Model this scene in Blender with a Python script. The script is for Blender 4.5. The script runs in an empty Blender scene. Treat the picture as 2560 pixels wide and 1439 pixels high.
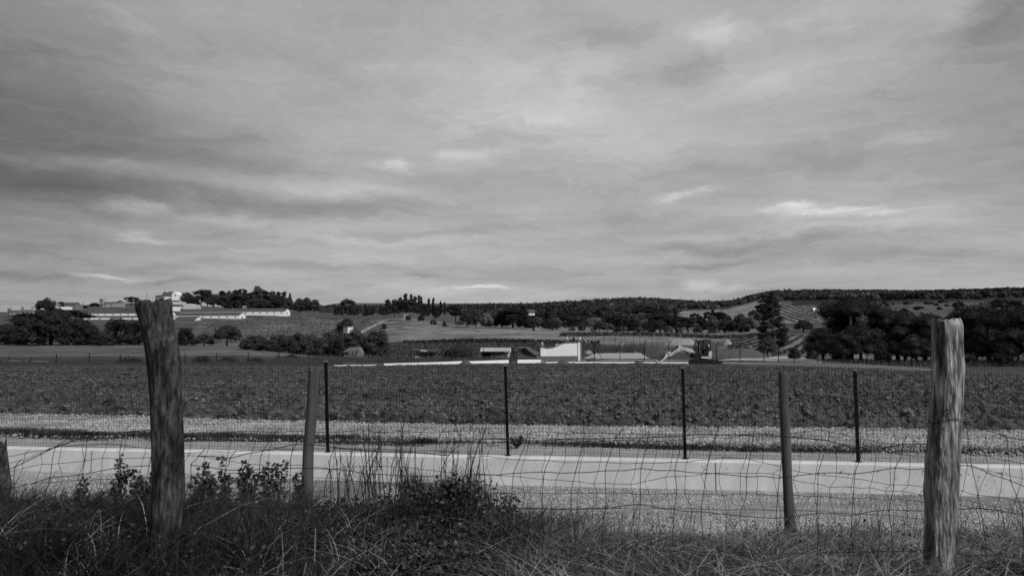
import bpy, bmesh, math, random
import numpy as np
from math import radians as R
from mathutils import Vector, Matrix

# ------------------------------------------------------------------ camera, world, sun, exposure
SC = bpy.context.scene
COL = SC.collection
F = 1849.0; CAMZ = 1.9; HOR = 860.0
PITCH = math.atan((HOR - 719.5) / F)
cam = bpy.data.cameras.new('camera'); camo = bpy.data.objects.new('camera', cam); COL.objects.link(camo)
camo.location = (0, 0, CAMZ); camo.rotation_euler = (math.pi/2 + PITCH, 0, 0)
cam.sensor_width = 36; cam.lens = 36 * F / 2560; cam.clip_start = 0.05; cam.clip_end = 20000
cam.dof.use_dof = True; cam.dof.focus_distance = 16; cam.dof.aperture_fstop = 8
SC.camera = camo
SC.view_settings.view_transform = 'Standard'; SC.view_settings.look = 'None'
SC.view_settings.gamma = 1; SC.view_settings.exposure = 0.0
SUN_EL, SUN_AZ = R(38), R(136)      # azimuth clockwise from +Y: behind the camera, to the right
SUN_STR, SKY_GAIN = 3.2, 1.0

def dirpx(px, py):
    u = (px - 1280) / F; v = -(py - 719.5) / F
    return u, math.cos(PITCH) - math.sin(PITCH) * v, math.sin(PITCH) + math.cos(PITCH) * v
def P(px, py, Y):
    a, b, c = dirpx(px, py)
    return np.array((a / b * Y, Y, CAMZ + c / b * Y))
def G(px, py, z=0.0):
    a, b, c = dirpx(px, py); t = (z - CAMZ) / c
    return np.array((a * t, b * t, z))
def M(D): return D / F       # metres per photo pixel at depth D

def make_world():
    w = bpy.data.worlds.new('World'); SC.world = w; w.use_nodes = True
    nt = w.node_tree; nt.nodes.clear(); N = nt.nodes; L = nt.links
    def math_(op, a, b=None, c=None):
        n = N.new('ShaderNodeMath'); n.operation = op
        for i, v in enumerate((a, b, c)):
            if v is None: continue
            if isinstance(v, (int, float)): n.inputs[i].default_value = v
            else: L.new(v, n.inputs[i])
        return n.outputs[0]
    def vm(op, a, b=None, c=None, out=0):
        n = N.new('ShaderNodeVectorMath'); n.operation = op
        for i, v in enumerate((a, b, c)):
            if v is None: continue
            if isinstance(v, (tuple, list)): n.inputs[i].default_value = v
            else: L.new(v, n.inputs[i])
        return n.outputs[out]
    def noise(vec, scale, det=5, rough=.5, dist=0.0, color=False):
        n = N.new('ShaderNodeTexNoise'); n.inputs['Scale'].default_value = scale
        n.inputs['Detail'].default_value = det; n.inputs['Roughness'].default_value = rough
        n.inputs['Distortion'].default_value = dist; L.new(vec, n.inputs['Vector'])
        return n.outputs['Color'] if color else n.outputs['Fac']
    tc = N.new('ShaderNodeTexCoord'); g = tc.outputs['Generated']
    sx = N.new('ShaderNodeSeparateXYZ'); L.new(vm('NORMALIZE', g), sx.inputs[0])
    az = math_('ARCTAN2', sx.outputs[0], sx.outputs[1]); el = math_('ARCSINE', sx.outputs[2])
    cb = N.new('ShaderNodeCombineXYZ'); L.new(az, cb.inputs[0]); L.new(el, cb.inputs[1])
    # cloud deck seen in perspective
    den = math_('ADD', math_('ABSOLUTE', sx.outputs[2]), 0.09)
    cq = N.new('ShaderNodeCombineXYZ')
    L.new(math_('DIVIDE', sx.outputs[0], den), cq.inputs[0]); L.new(math_('DIVIDE', sx.outputs[1], den), cq.inputs[1])
    q = cq.outputs[0]
    warp = vm('SUBTRACT', noise(vm('MULTIPLY', cb.outputs[0], (7, 16, 1)), 1.0, 8, .66, color=True), (.5, .5, .5))
    wp = vm('MULTIPLY_ADD', warp, (.17, .055, 0), cb.outputs[0])
    val = None
    base = 0.685
    blobs = SKY_BLOBS
    acc = base
    for (px, py, bx, by, am) in blobs:
        a, b, c = dirpx(px, py); ln = math.sqrt(a*a+b*b+c*c)
        A, E = math.atan2(a, b), math.asin(c/ln)
        ix, iy = F/bx/1.3*math.sqrt(1+(a/b)**2)*1.0, F/by/1.3
        d = vm('SUBTRACT', wp, (A, E, 0)); d = vm('MULTIPLY', d, (ix, iy, 0))
        e = math_('POWER', .3679, vm('DOT_PRODUCT', d, d, out=1))
        acc = math_('MULTIPLY_ADD', e, am*1.15, acc)
    # directionless cloud texture
    cl = N.new('ShaderNodeCombineXYZ'); L.new(math_('MULTIPLY', az, 2.6), cl.inputs[0])
    L.new(math_('MULTIPLY', math_('LOGARITHM', math_('ADD', math_('ABSOLUTE', el), .11), 2.718), 3.4), cl.inputs[1])
    cw = vm('MULTIPLY_ADD', warp, (.9, .9, 0), cl.outputs[0])
    n1 = noise(cw, 1.15, 8, .55, .25)
    n2 = noise(vm('MULTIPLY', cw, (1, 1.25, 1)), 3.6, 9, .62, .35)
    n4 = noise(vm('MULTIPLY', cw, (1, 1.5, 1)), 10.0, 6, .62, .3)
    acc = math_('MULTIPLY_ADD', math_('SUBTRACT', n4, .5), .07, acc)
    n3 = noise(vm('MULTIPLY', cb.outputs[0], (3, 26, 1)), 1.0, 7, .6, .3)
    acc = math_('MULTIPLY_ADD', math_('SUBTRACT', n1, .5), .20, acc)
    acc = math_('MULTIPLY_ADD', math_('SUBTRACT', n2, .5), .13, acc)
    low = math_('MULTIPLY', math_('SUBTRACT', n3, .5), math_('POWER', 2.718, math_('MULTIPLY', math_('ABSOLUTE', el), -6.0)))
    acc = math_('MULTIPLY_ADD', low, .60, acc)
    # gentle fall to the far left and right of the bright part of the deck
    acc = math_('MULTIPLY_ADD', math_('MULTIPLY', az, az), -.02, acc)
    acc = math_('MINIMUM', math_('MAXIMUM', acc, .34), .93)
    lin = math_('POWER', acc, 2.25)
    # the daylight behind the deck: Nishita sky, greyed by the black and white film
    sk = N.new('ShaderNodeTexSky'); sk.sky_type = 'NISHITA'; sk.sun_disc = False
    sk.sun_elevation = SUN_EL; sk.sun_rotation = SUN_AZ
    bw = N.new('ShaderNodeRGBToBW'); L.new(sk.outputs[0], bw.inputs[0])
    day = math_('MULTIPLY', math_('MINIMUM', bw.outputs[0], 6.0), .05)
    out = math_('MULTIPLY_ADD', math_('MULTIPLY', day, .10), 1.0, math_('MULTIPLY', lin, .94*SKY_GAIN))
    bg = N.new('ShaderNodeBackground'); L.new(out, bg.inputs[0]); bg.inputs[1].default_value = 1.0
    o = N.new('ShaderNodeOutputWorld'); L.new(bg.outputs[0], o.inputs[0])
SKY_BLOBS = [(-150,340,330,200,-.16),(0,120,560,420,-.055),(250,335,330,55,-.05),(220,405,150,16,.075),(190,455,200,26,-.075),
 (600,412,280,20,-.05),(720,455,200,16,.055),(520,505,330,26,-.055),(330,515,55,8,.10),(350,590,60,8,.12),(560,540,100,8,.07),
 (1000,405,30,13,.12),(1150,392,50,12,.07),(900,508,190,18,-.06),(1080,585,130,10,-.06),(860,598,150,8,.07),(990,478,130,11,.05),
 (600,580,110,16,-.05),(280,685,65,5,.15),(100,692,120,7,-.06),(440,700,80,5,-.07),(1350,215,300,90,.055),(1790,85,70,24,.07),
 (1500,95,60,22,-.05),(1690,195,110,26,-.055),(1920,185,120,34,.055),(2510,40,110,50,-.08),(2390,30,60,34,.07),(2560,230,170,150,-.07),
 (1725,486,42,8,.11),(1975,521,50,7,.17),(2090,530,95,6,.15),(2210,538,60,5,.10),(1780,432,200,34,-.055),(2050,392,240,22,-.055),(2290,350,110,18,.06),
 (1950,612,200,15,-.09),(1760,660,100,8,-.10),(1950,580,250,10,.05),(1745,712,34,15,.13),(1830,716,30,8,.09),(2200,635,220,12,-.05),
 (1030,690,36,5,-.08),(1190,722,60,4,.15),(1140,723,25,4,-.07),(900,672,450,9,-.05),(1700,330,500,90,.03)]
make_world()
sl = bpy.data.lights.new('sun', 'SUN'); sl.energy = SUN_STR; sl.angle = R(8); sl.color = (1, 1, 1)
so = bpy.data.objects.new('sun', sl); COL.objects.link(so)
_d = Vector((math.sin(SUN_AZ)*math.cos(SUN_EL), math.cos(SUN_AZ)*math.cos(SUN_EL), math.sin(SUN_EL)))
so.rotation_euler = (-_d).to_track_quat('-Z', 'Y').to_euler()

# ------------------------------------------------------------------ helpers
rng = np.random.default_rng(7)
random.seed(5)
_T = np.random.default_rng(99).random((256, 256))
def vn(x, y):
    xi = np.floor(x).astype(int); yi = np.floor(y).astype(int); fx = x-xi; fy = y-yi
    fx = fx*fx*(3-2*fx); fy = fy*fy*(3-2*fy)
    a = _T[xi & 255, yi & 255]; b = _T[(xi+1) & 255, yi & 255]; c = _T[xi & 255, (yi+1) & 255]; d = _T[(xi+1) & 255, (yi+1) & 255]
    return (a*(1-fx)+b*fx)*(1-fy)+(c*(1-fx)+d*fx)*fy
def fbm(x, y, o=4, s=0, g=.5):
    r = 0; a = 1; t = 0
    for i in range(o):
        r = r + a*vn(x*2**i+17.3*i+s*31.7, y*2**i-9.1*i+s*12.9); t += a; a *= g
    return r/t*2-1

def tag(o, label=None, cat=None, group=None, kind=None):
    if label: o['label'] = label
    if cat: o['category'] = cat
    if group: o['group'] = group
    if kind: o['kind'] = kind
    return o
def empty(name, loc, rz=0):
    o = bpy.data.objects.new(name, None); COL.objects.link(o); o.location = tuple(float(v) for v in loc)
    o.rotation_euler = (0, 0, rz); o.empty_display_size = .3
    return o
def mk(name, V, Fc, mat, parent=None, smooth=False, attr=None):
    V = np.asarray(V, dtype=np.float32)
    me = bpy.data.meshes.new(name)
    if isinstance(Fc, np.ndarray):
        n, k = Fc.shape
        me.vertices.add(len(V)); me.vertices.foreach_set('co', V.ravel())
        me.loops.add(n*k); me.loops.foreach_set('vertex_index', Fc.ravel().astype(np.int32))
        me.polygons.add(n); me.polygons.foreach_set('loop_start', np.arange(0, n*k, k, dtype=np.int32))
        me.polygons.foreach_set('loop_total', np.full(n, k, dtype=np.int32))
        if smooth: me.polygons.foreach_set('use_smooth', np.ones(n, dtype=bool))
        me.update(calc_edges=True)
    else:
        me.from_pydata([tuple(map(float, v)) for v in V], [], [tuple(int(i) for i in f) for f in Fc])
        if smooth: me.polygons.foreach_set('use_smooth', np.ones(len(me.polygons), dtype=bool))
        me.update()
    if attr is not None:
        a = me.attributes.new('tone', 'FLOAT', 'POINT'); a.data.foreach_set('value', np.asarray(attr, dtype=np.float32).ravel())
    if mat: me.materials.append(mat)
    o = bpy.data.objects.new(name, me); COL.objects.link(o)
    if parent: o.parent = parent
    return o
class MB:
    """collects pieces of one part, in the coordinates of its thing"""
    def __init__(s): s.V = []; s.F = []; s.n = 0
    def add(s, V, Fc):
        V = np.asarray(V, float); s.V.append(V)
        for f in Fc: s.F.append([int(i)+s.n for i in f])
        s.n += len(V)
        return s
    def box(s, a, b, rz=0, c=None):
        x0, y0, z0 = a; x1, y1, z1 = b
        V = np.array([(x, y, z) for z in (z0, z1) for x, y in ((x0, y0), (x1, y0), (x1, y1), (x0, y1))], float)
        if rz:
            c = np.array(c if c is not None else ((x0+x1)/2, (y0+y1)/2)); q = V[:, :2]-c
            V[:, 0] = c[0]+q[:, 0]*math.cos(rz)-q[:, 1]*math.sin(rz); V[:, 1] = c[1]+q[:, 0]*math.sin(rz)+q[:, 1]*math.cos(rz)
        return s.add(V, [(3, 2, 1, 0), (4, 5, 6, 7), (0, 1, 5, 4), (1, 2, 6, 5), (2, 3, 7, 6), (3, 0, 4, 7)])
    def slab(s, q, t):
        """a sheet through four points with thickness t (along its normal)"""
        q = np.array(q, float); n = np.cross(q[1]-q[0], q[3]-q[0]); n /= np.linalg.norm(n)
        V = np.vstack([q, q+n*t])
        return s.add(V, [(3, 2, 1, 0), (4, 5, 6, 7), (0, 1, 5, 4), (1, 2, 6, 5), (2, 3, 7, 6), (3, 0, 4, 7)])
    def prism(s, pts, y0, y1):
        """outline (x,z) extruded from y0 to y1"""
        n = len(pts); V = [(x, y0, z) for x, z in pts]+[(x, y1, z) for x, z in pts]
        A = sum(pts[i][0]*pts[(i+1) % n][1]-pts[(i+1) % n][0]*pts[i][1] for i in range(n))
        idx = list(range(n)) if A > 0 else list(range(n))[::-1]
        Fc = [idx, [i+n for i in idx[::-1]]]
        for k in range(n):
            a, b = idx[k], idx[(k+1) % n]; Fc.append([b, a, a+n, b+n])
        return s.add(V, Fc)
    def tube(s, pts, rad, seg=8, caps=True):
        V, Fc = tube(pts, rad, seg, caps); return s.add(V, Fc)
    def ball(s, c, r, seg=12, ring=8, sz=1.0):
        V = [(c[0], c[1], c[2]-r*sz)]; Fc = []
        for i in range(1, ring):
            t = math.pi*i/ring
            for j in range(seg):
                a = 2*math.pi*j/seg; V.append((c[0]+r*math.sin(t)*math.cos(a), c[1]+r*math.sin(t)*math.sin(a), c[2]-r*sz*math.cos(t)))
        V.append((c[0], c[1], c[2]+r*sz)); top = len(V)-1
        for j in range(seg):
            Fc.append((0, 1+(j+1) % seg, 1+j)); Fc.append((top, 1+(ring-2)*seg+j, 1+(ring-2)*seg+(j+1) % seg))
            for i in range(ring-2):
                a = 1+i*seg+j; b = 1+i*seg+(j+1) % seg; Fc.append((a, b, b+seg, a+seg))
        return s.add(V, Fc)
    def build(s, name, mat, parent=None, smooth=False):
        return mk(name, np.vstack(s.V), s.F, mat, parent, smooth)
def tube(pts, rad, seg=8, caps=True):
    pts = np.array(pts, float); n = len(pts)
    rad = np.full(n, rad, float) if np.isscalar(rad) else np.array(rad, float)
    T = np.gradient(pts, axis=0); T /= np.linalg.norm(T, axis=1)[:, None]+1e-9
    up = np.array((0, 1., 0)) if abs(T[0][1]) < .9 else np.array((1., 0, 0))
    V = []; Fc = []
    for i in range(n):
        a = np.cross(T[i], up); a /= np.linalg.norm(a)+1e-9; b = np.cross(T[i], a)
        for j in range(seg):
            t = 2*math.pi*j/seg; V.append(pts[i]+rad[i]*(a*math.cos(t)+b*math.sin(t)))
    for i in range(n-1):
        for j in range(seg):
            Fc.append((i*seg+j, i*seg+(j+1) % seg, (i+1)*seg+(j+1) % seg, (i+1)*seg+j))
    if caps: Fc.append(list(range(seg))[::-1]); Fc.append([(n-1)*seg+j for j in range(seg)])
    return np.array(V), Fc

# ---- materials (greys: the photograph is black and white)
def mat(name, lo, hi=None, scale=4.0, rough=.9, bump=0.0, bscale=None, stretch=(1, 1, 1), attr=False, spec=.2, metal=0.0, detail=5, contrast=1.0, two=None, voro=None, orand=None):
    m = bpy.data.materials.new(name); m.use_nodes = True; nt = m.node_tree; N = nt.nodes; L = nt.links
    b = N['Principled BSDF']; b.inputs['Roughness'].default_value = rough
    b.inputs['Specular IOR Level'].default_value = spec; b.inputs['Metallic'].default_value = metal
    hi = lo if hi is None else hi
    tc = N.new('ShaderNodeTexCoord'); mp = N.new('ShaderNodeMapping'); mp.inputs['Scale'].default_value = stretch
    L.new(tc.outputs['Object'], mp.inputs[0])
    nz = N.new('ShaderNodeTexNoise'); nz.inputs['Scale'].default_value = scale; nz.inputs['Detail'].default_value = detail; nz.inputs['Roughness'].default_value = .62
    L.new(mp.outputs[0], nz.inputs['Vector'])
    mr = N.new('ShaderNodeMapRange'); mr.inputs['From Min'].default_value = .5-.22/contrast; mr.inputs['From Max'].default_value = .5+.22/contrast
    mr.inputs['To Min'].default_value = lo; mr.inputs['To Max'].default_value = hi
    L.new(nz.outputs['Fac'], mr.inputs['Value']); out = mr.outputs[0]
    if two:
        n2 = N.new('ShaderNodeTexNoise'); n2.inputs['Scale'].default_value = two[0]; n2.inputs['Detail'].default_value = 3; L.new(mp.outputs[0], n2.inputs['Vector'])
        r2 = N.new('ShaderNodeMapRange'); r2.inputs['From Min'].default_value = .35; r2.inputs['From Max'].default_value = .65
        r2.inputs['To Min'].default_value = two[1]; r2.inputs['To Max'].default_value = two[2]; L.new(n2.outputs['Fac'], r2.inputs['Value'])
        mu = N.new('ShaderNodeMath'); mu.operation = 'MULTIPLY'; L.new(out, mu.inputs[0]); L.new(r2.outputs[0], mu.inputs[1]); out = mu.outputs[0]
    if attr:
        at = N.new('ShaderNodeAttribute'); at.attribute_name = 'tone'
        mu = N.new('ShaderNodeMath'); mu.operation = 'MULTIPLY'; L.new(out, mu.inputs[0]); L.new(at.outputs['Fac'], mu.inputs[1]); out = mu.outputs[0]
    if orand:
        oi = N.new('ShaderNodeObjectInfo'); r4 = N.new('ShaderNodeMapRange'); r4.inputs['To Min'].default_value = orand[0]; r4.inputs['To Max'].default_value = orand[1]
        L.new(oi.outputs['Random'], r4.inputs['Value']); mu = N.new('ShaderNodeMath'); mu.operation = 'MULTIPLY'; L.new(out, mu.inputs[0]); L.new(r4.outputs[0], mu.inputs[1]); out = mu.outputs[0]
    if voro:
        vo = N.new('ShaderNodeTexVoronoi'); vo.inputs['Scale'].default_value = voro[0]; L.new(mp.outputs[0], vo.inputs['Vector'])
        r3 = N.new('ShaderNodeMapRange'); r3.inputs['From Max'].default_value = .6; r3.inputs['To Min'].default_value = voro[1]; r3.inputs['To Max'].default_value = voro[2]
        L.new(vo.outputs['Distance'], r3.inputs['Value'])
        mu = N.new('ShaderNodeMath'); mu.operation = 'MULTIPLY'; L.new(out, mu.inputs[0]); L.new(r3.outputs[0], mu.inputs[1]); out = mu.outputs[0]
    L.new(out, b.inputs['Base Color'])
    if bump:
        nb = N.new('ShaderNodeTexNoise'); nb.inputs['Scale'].default_value = bscale or scale*3; nb.inputs['Detail'].default_value = 6; L.new(mp.outputs[0], nb.inputs['Vector'])
        bp = N.new('ShaderNodeBump'); bp.inputs['Strength'].default_value = 1.0; bp.inputs['Distance'].default_value = bump
        L.new(nb.outputs['Fac'], bp.inputs['Height']); L.new(bp.outputs[0], b.inputs['Normal'])
    return m
K = {}
K['terrain'] = mat('terrain_ground', .72, 1.3, .35, bump=.25, bscale=1.1, attr=True, two=(.03, .85, 1.15))
K['soil'] = mat('ploughed_soil', .012, .100, 5.5, bump=.04, bscale=18, two=(.25, .75, 1.2), spec=.1, contrast=1.5, stretch=(.55, 1.3, 1), detail=7)  # dark end of the noise paints the shade in gaps between clods
K['clod'] = mat('turned_clod', .03, .16, 1.1, rough=.95, spec=.05, contrast=1.3)  # lighter than the soil: sunlit clod tops painted into the colour
K['mound'] = mat('mound_soil', .05, .10, 2.0, bump=.03, bscale=12)
K['gravel_base'] = mat('white_gravel_base', .14, .24, 14, bump=.02, bscale=40)
K['stone'] = mat('white_stone', .15, .48, 9.0, rough=.85, two=(.9, .65, 1.15))
K['road'] = mat('dirt_road', .22, .34, 3, bump=.01, bscale=40, two=(1.2, .85, 1.1))
K['track'] = mat('grey_gravel', .18, .34, 5, bump=.02, bscale=60, two=(.7, .6, 1.2), stretch=(.4, 1.3, 1))
K['pebble'] = mat('grey_pebble', .16, .55, 9, rough=.85)
K['wallc'] = mat('cast_concrete', .46, .60, 2.6, bump=.004, bscale=30, two=(3.0, .93, 1.04), stretch=(1, 1, .5), rough=.8)
K['white'] = mat('white_render', .70, .78, 1.0, rough=.8)
K['palewall'] = mat('pale_wall', .40, .52, 1.0, rough=.8)
K['dimwall'] = mat('dull_white_wall', .20, .34, 1.5, rough=.9)
K['heapg'] = mat('heaped_gravel', .13, .34, 6.0, bump=.08, bscale=5, contrast=1.4)
K['greyrender'] = mat('grey_render', .11, .16, 2.0)
K['coping'] = mat('coping', .10, .14, 2.0)
K['roofdark'] = mat('dark_roof', .05, .09, 2.0)
K['rooftile'] = mat('tiled_roof', .06, .14, 6.0, bump=.03, bscale=9)
K['brick'] = mat('brick_wall', .12, .2, 5.0)
K['corr'] = mat('corrugated_sheet', .42, .6, 3.0, rough=.6)
K['tarp'] = mat('grey_sheet', .055, .085, 1.0, rough=.7)
K['dark'] = mat('dark_interior', .006, .012)
K['woodd'] = mat('dark_planks', .03, .06, 6)
K['metal'] = mat('black_post_paint', .0035, .006, rough=.55, spec=.08)
K['wire'] = mat('mesh_wire', .008, .012, rough=.6, spec=.1)
K['nwire'] = mat('rusty_wire', .008, .022, 20, rough=.7)
K['postl'] = mat('weathered_wood', .05, .40, 38.0, bump=.014, bscale=44, stretch=(2.0, 2.0, .30), detail=9, contrast=1.9, two=(11.0, .25, 1.3))
K['postd'] = mat('dark_bark_wood', .006, .062, 42.0, bump=.02, bscale=30, stretch=(1.6, 1.6, .45), detail=9, contrast=1.6, two=(14.0, .35, 1.6))
K['postm'] = mat('round_wood', .030, .095, 12.0, bump=.002, bscale=40, stretch=(2, 2, .15), detail=6)
K['leafd'] = mat('pine_foliage', .009, .036, 5.0, rough=.8, detail=3, spec=.1, orand=(.7, 1.5))
K['leafm'] = mat('bush_foliage', .018, .058, 5.0, rough=.8, detail=3, spec=.1, orand=(.6, 1.6))
K['leafl'] = mat('pale_foliage', .055, .13, 5.0, rough=.8, detail=3, spec=.1, orand=(.7, 1.4))
K['bark'] = mat('bark', .03, .07, 5)
K['barkl'] = mat('pale_bark', .12, .2, 5)
K['vine'] = mat('vine_leaves', .03, .08, .5)
K['grass'] = mat('green_grass', .014, .050, 1.2, rough=.7, two=(1.6, .3, 1.6), spec=.12, attr=True)
K['dry'] = mat('dry_grass', .08, .26, 2.0, rough=.7, attr=True)
K['stalk'] = mat('dark_stalk', .012, .04, 6)
K['bramble'] = mat('bramble_leaf', .014, .055, 3.0, rough=.5, spec=.3)
K['weed'] = mat('weed_leaf', .02, .07, 3.0, rough=.6)
K['exw'] = mat('machine_white', .40, .50, 2, rough=.4, spec=.5)
K['exd'] = mat('machine_dark', .006, .010, 2, rough=.4, spec=.4)
K['rubber'] = mat('rubber_track', .012, .03, 10, rough=.7)
K['chrome'] = mat('dark_cylinder', .02, .05, 5, rough=.3, spec=.5)
K['pave'] = mat('pale_compacted_gravel', .25, .38, 2.0, bump=.02, bscale=6)
K['bird'] = mat('bird_feathers', .03, .05)
gm = bpy.data.materials.new('cab_glass'); gm.use_nodes = True
_b = gm.node_tree.nodes['Principled BSDF']; _b.inputs['Base Color'].default_value = (.6, .6, .6, 1); _b.inputs['Roughness'].default_value = .05
_b.inputs['Transmission Weight'].default_value = 1.0; _b.inputs['IOR'].default_value = 1.02
K['glass'] = gm
# ------------------------------------------------------------------ the land
DS = np.array([60, 80, 100, 130, 170, 220, 300, 400, 520, 700, 1000, 1500, 3000, 8000], float)
PXS = np.array([-400, 0, 320, 640, 860, 1000, 1280, 1600, 1800, 1950, 2100, 2300, 2560, 3000], float)
TB = np.array([
 [918.6,904,895,886,872,862,845,818,795,784,786,800,820,858],
 [918.6,904,895,886,872,860,843,812,792,780,784,800,820,858],
 [918.6,904,895,885,869,859,838,808,784,758,764,790,820,858],
 [918.6,904,893,880,866,862,846,818,786,770,775,795,820,858],
 [918.6,904,897,889,880,866,836,812,791,784,778,772,768,858],
 [918.6,904,897,888,876,861,834,808,790,787,780,774,768,858],
 [918.6,905,897,887,873,855,832,816,812,803,783,766,772,858],
 [918.6,905,896,883,868,852,836,828,812,790,762,752,765,858],
 [918.6,905,897,885,870,855,841,826,806,786,765,768,790,858],
 [918.6,905,897,885,869,851,831,812,788,760,738,752,790,858],
 [918.6,905,898,887,873,853,830,806,782,755,736,748,780,858],
 [918.6,908,901,890,874,850,820,797,776,752,738,750,780,858],
 [919.5,909,901,890,874,850,820,797,772,746,732,748,780,858],
 [919.5,909,901,890,874,850,820,797,772,746,732,748,780,858]], float)
TZ = np.empty_like(TB)
for i in range(TB.shape[0]):
    for j in range(TB.shape[1]):
        a, b, c = dirpx(PXS[i], TB[i, j]); TZ[i, j] = CAMZ + c/b*DS[j]
TZ[:, 0] = 0.0
LD = np.log(DS)
def _cr(p0, p1, p2, p3, t):
    m1 = (p2-p0)*.5; m2 = (p3-p1)*.5; t2 = t*t; t3 = t2*t
    return (2*t3-3*t2+1)*p1+(t3-2*t2+t)*m1+(-2*t3+3*t2)*p2+(t3-t2)*m2
def wallY(x): return 11.716-.1224*x
def farY(x, y):
    """depth of the far edge of the ploughed field"""
    px = 1280+F*x/np.maximum(y, 1)
    return np.interp(px, [-900, 0, 835, 1100, 1350, 1800, 2050, 2290, 2560, 3200], [64, 64, 64, 70, 75, 71, 63, 54, 46.5, 42])
def H(x, y):
    x = np.asarray(x, float); y = np.asarray(y, float); x, y = np.broadcast_arrays(x, y)
    px = 1280+F*x/np.maximum(y, 1.0)
    lx = np.clip(px, PXS[0]+.01, PXS[-1]-.01)
    ci = np.clip(np.searchsorted(PXS, lx)-1, 0, len(PXS)-2); t = (lx-PXS[ci])/(PXS[ci+1]-PXS[ci]); t = t*t*(3-2*t)
    ld = np.log(np.clip(y, 60.001, 7999)); di = np.clip(np.searchsorted(LD, ld)-1, 0, len(LD)-2)
    # non-uniform: linear parameter inside the cell, Hermite on slopes
    s = (ld-LD[di])/(LD[di+1]-LD[di])
    def prof(c):
        z = TZ[c]
        g = np.gradient(TZ, LD, axis=1)
        h = LD[di+1]-LD[di]; p1 = TZ[c, di]; p2 = TZ[c, di+1]; m1 = g[c, di]*h; m2 = g[c, di+1]*h
        s2 = s*s; s3 = s2*s
        return (2*s3-3*s2+1)*p1+(s3-2*s2+s)*m1+(-2*s3+3*s2)*p2+(s3-s2)*m2
    z = prof(ci)*(1-t)+prof(ci+1)*t
    z = z+np.clip((y-90)/150, 0, 1)*fbm(x/45, y/45, 3)*.35
    # near profile
    w = wallY(x)
    near = np.interp(y, [-60, 0, 3.0, 4.0, 5.4, 6.6, 7.8, 9.0], [1.0, .95, .93, .80, .50, 0.02, -.26, -.30])
    near = near+.13*np.clip(-x/2.0+.1, 0, 1)*np.clip((6.6-y)/1.2, 0, 1)*np.clip((y-2.2)/1.5, 0, 1)
    near = near+np.clip((7-y)/4, 0, 1)*fbm(x*1.3, y*1.3, 3)*.07
    near = np.where(y > w+.09, -.02, near)
    near = np.maximum(near, np.where((y <= w+.09) & (y > 7), -.30-.006*x, -9))
    f = np.clip((y-58)/8, 0, 1)
    return np.where(y < 58, near, near*(1-f)+z*f)

def poly_mask(px, py, poly):
    m = np.zeros(px.shape, bool); n = len(poly)
    for i in range(n):
        x1, y1 = poly[i]; x2, y2 = poly[(i+1) % n]
        c = ((y1 > py) != (y2 > py)) & (px < (x2-x1)*(py-y1)/((y2-y1) or 1e-9)+x1)
        m ^= c
    return m
# plots of land, given as (azimuth px, distance) outlines so that they are places on the map
ZONES = [  # tone, [(px, D) ...]
 (.060, [(-3000, 240), (5500, 240), (5500, 9000), (-3000, 9000)]),           # scrub and woodland floor
 (.085, [(-400, 66), (900, 66), (900, 240), (-400, 240)]),                   # meadow on the left
 (.042, [(-400, 66), (860, 66), (860, 100), (600, 108), (330, 116), (-400, 118)]),
 (.060, [(-400, 230), (700, 230), (740, 520), (700, 800), (-400, 800)]),     # barn hill
 (.095, [(470, 230), (860, 230), (960, 330), (960, 420), (760, 560), (500, 430)]),  # vine field left
 (.125, [(880, 230), (1130, 205), (1330, 420), (1160, 400), (1010, 470), (930, 450)]),  # light slope
 (.150, [(1000, 225), (1480, 185), (1900, 250), (1900, 380), (1200, 480), (1060, 330)]),  # pale meadow band
 (.045, [(930, 110), (1500, 110), (1500, 205), (1350, 215), (1150, 232), (960, 235)]),    # dark vineyard
 (.042, [(1440, 76), (1905, 76), (1905, 150), (1700, 190), (1440, 165)]),    # bare building land
 (.055, [(1640, 130), (1900, 130), (1900, 175), (1640, 190)]),
 (.110, [(1790, 140), (2020, 100), (2060, 260), (1830, 290)]),               # right vine field
 (.17, [(1690, 560), (1900, 560), (1930, 880), (1700, 800)]),                # pale upper fields
 (.13, [(1930, 420), (2120, 400), (2100, 720), (1950, 760)]),
 (.030, [(1980, 650), (3200, 600), (3200, 2500), (1980, 2500)]),
 (.065, [(2200, 420), (2700, 400), (2700, 660), (2240, 640)]),
 (.055, [(2040, 66), (3200, 50), (3200, 200), (2040, 110)]),                 # grass under the pines
 (.14, [(2060, 110), (3200, 110), (3200, 240), (2060, 240)]),
]
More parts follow.
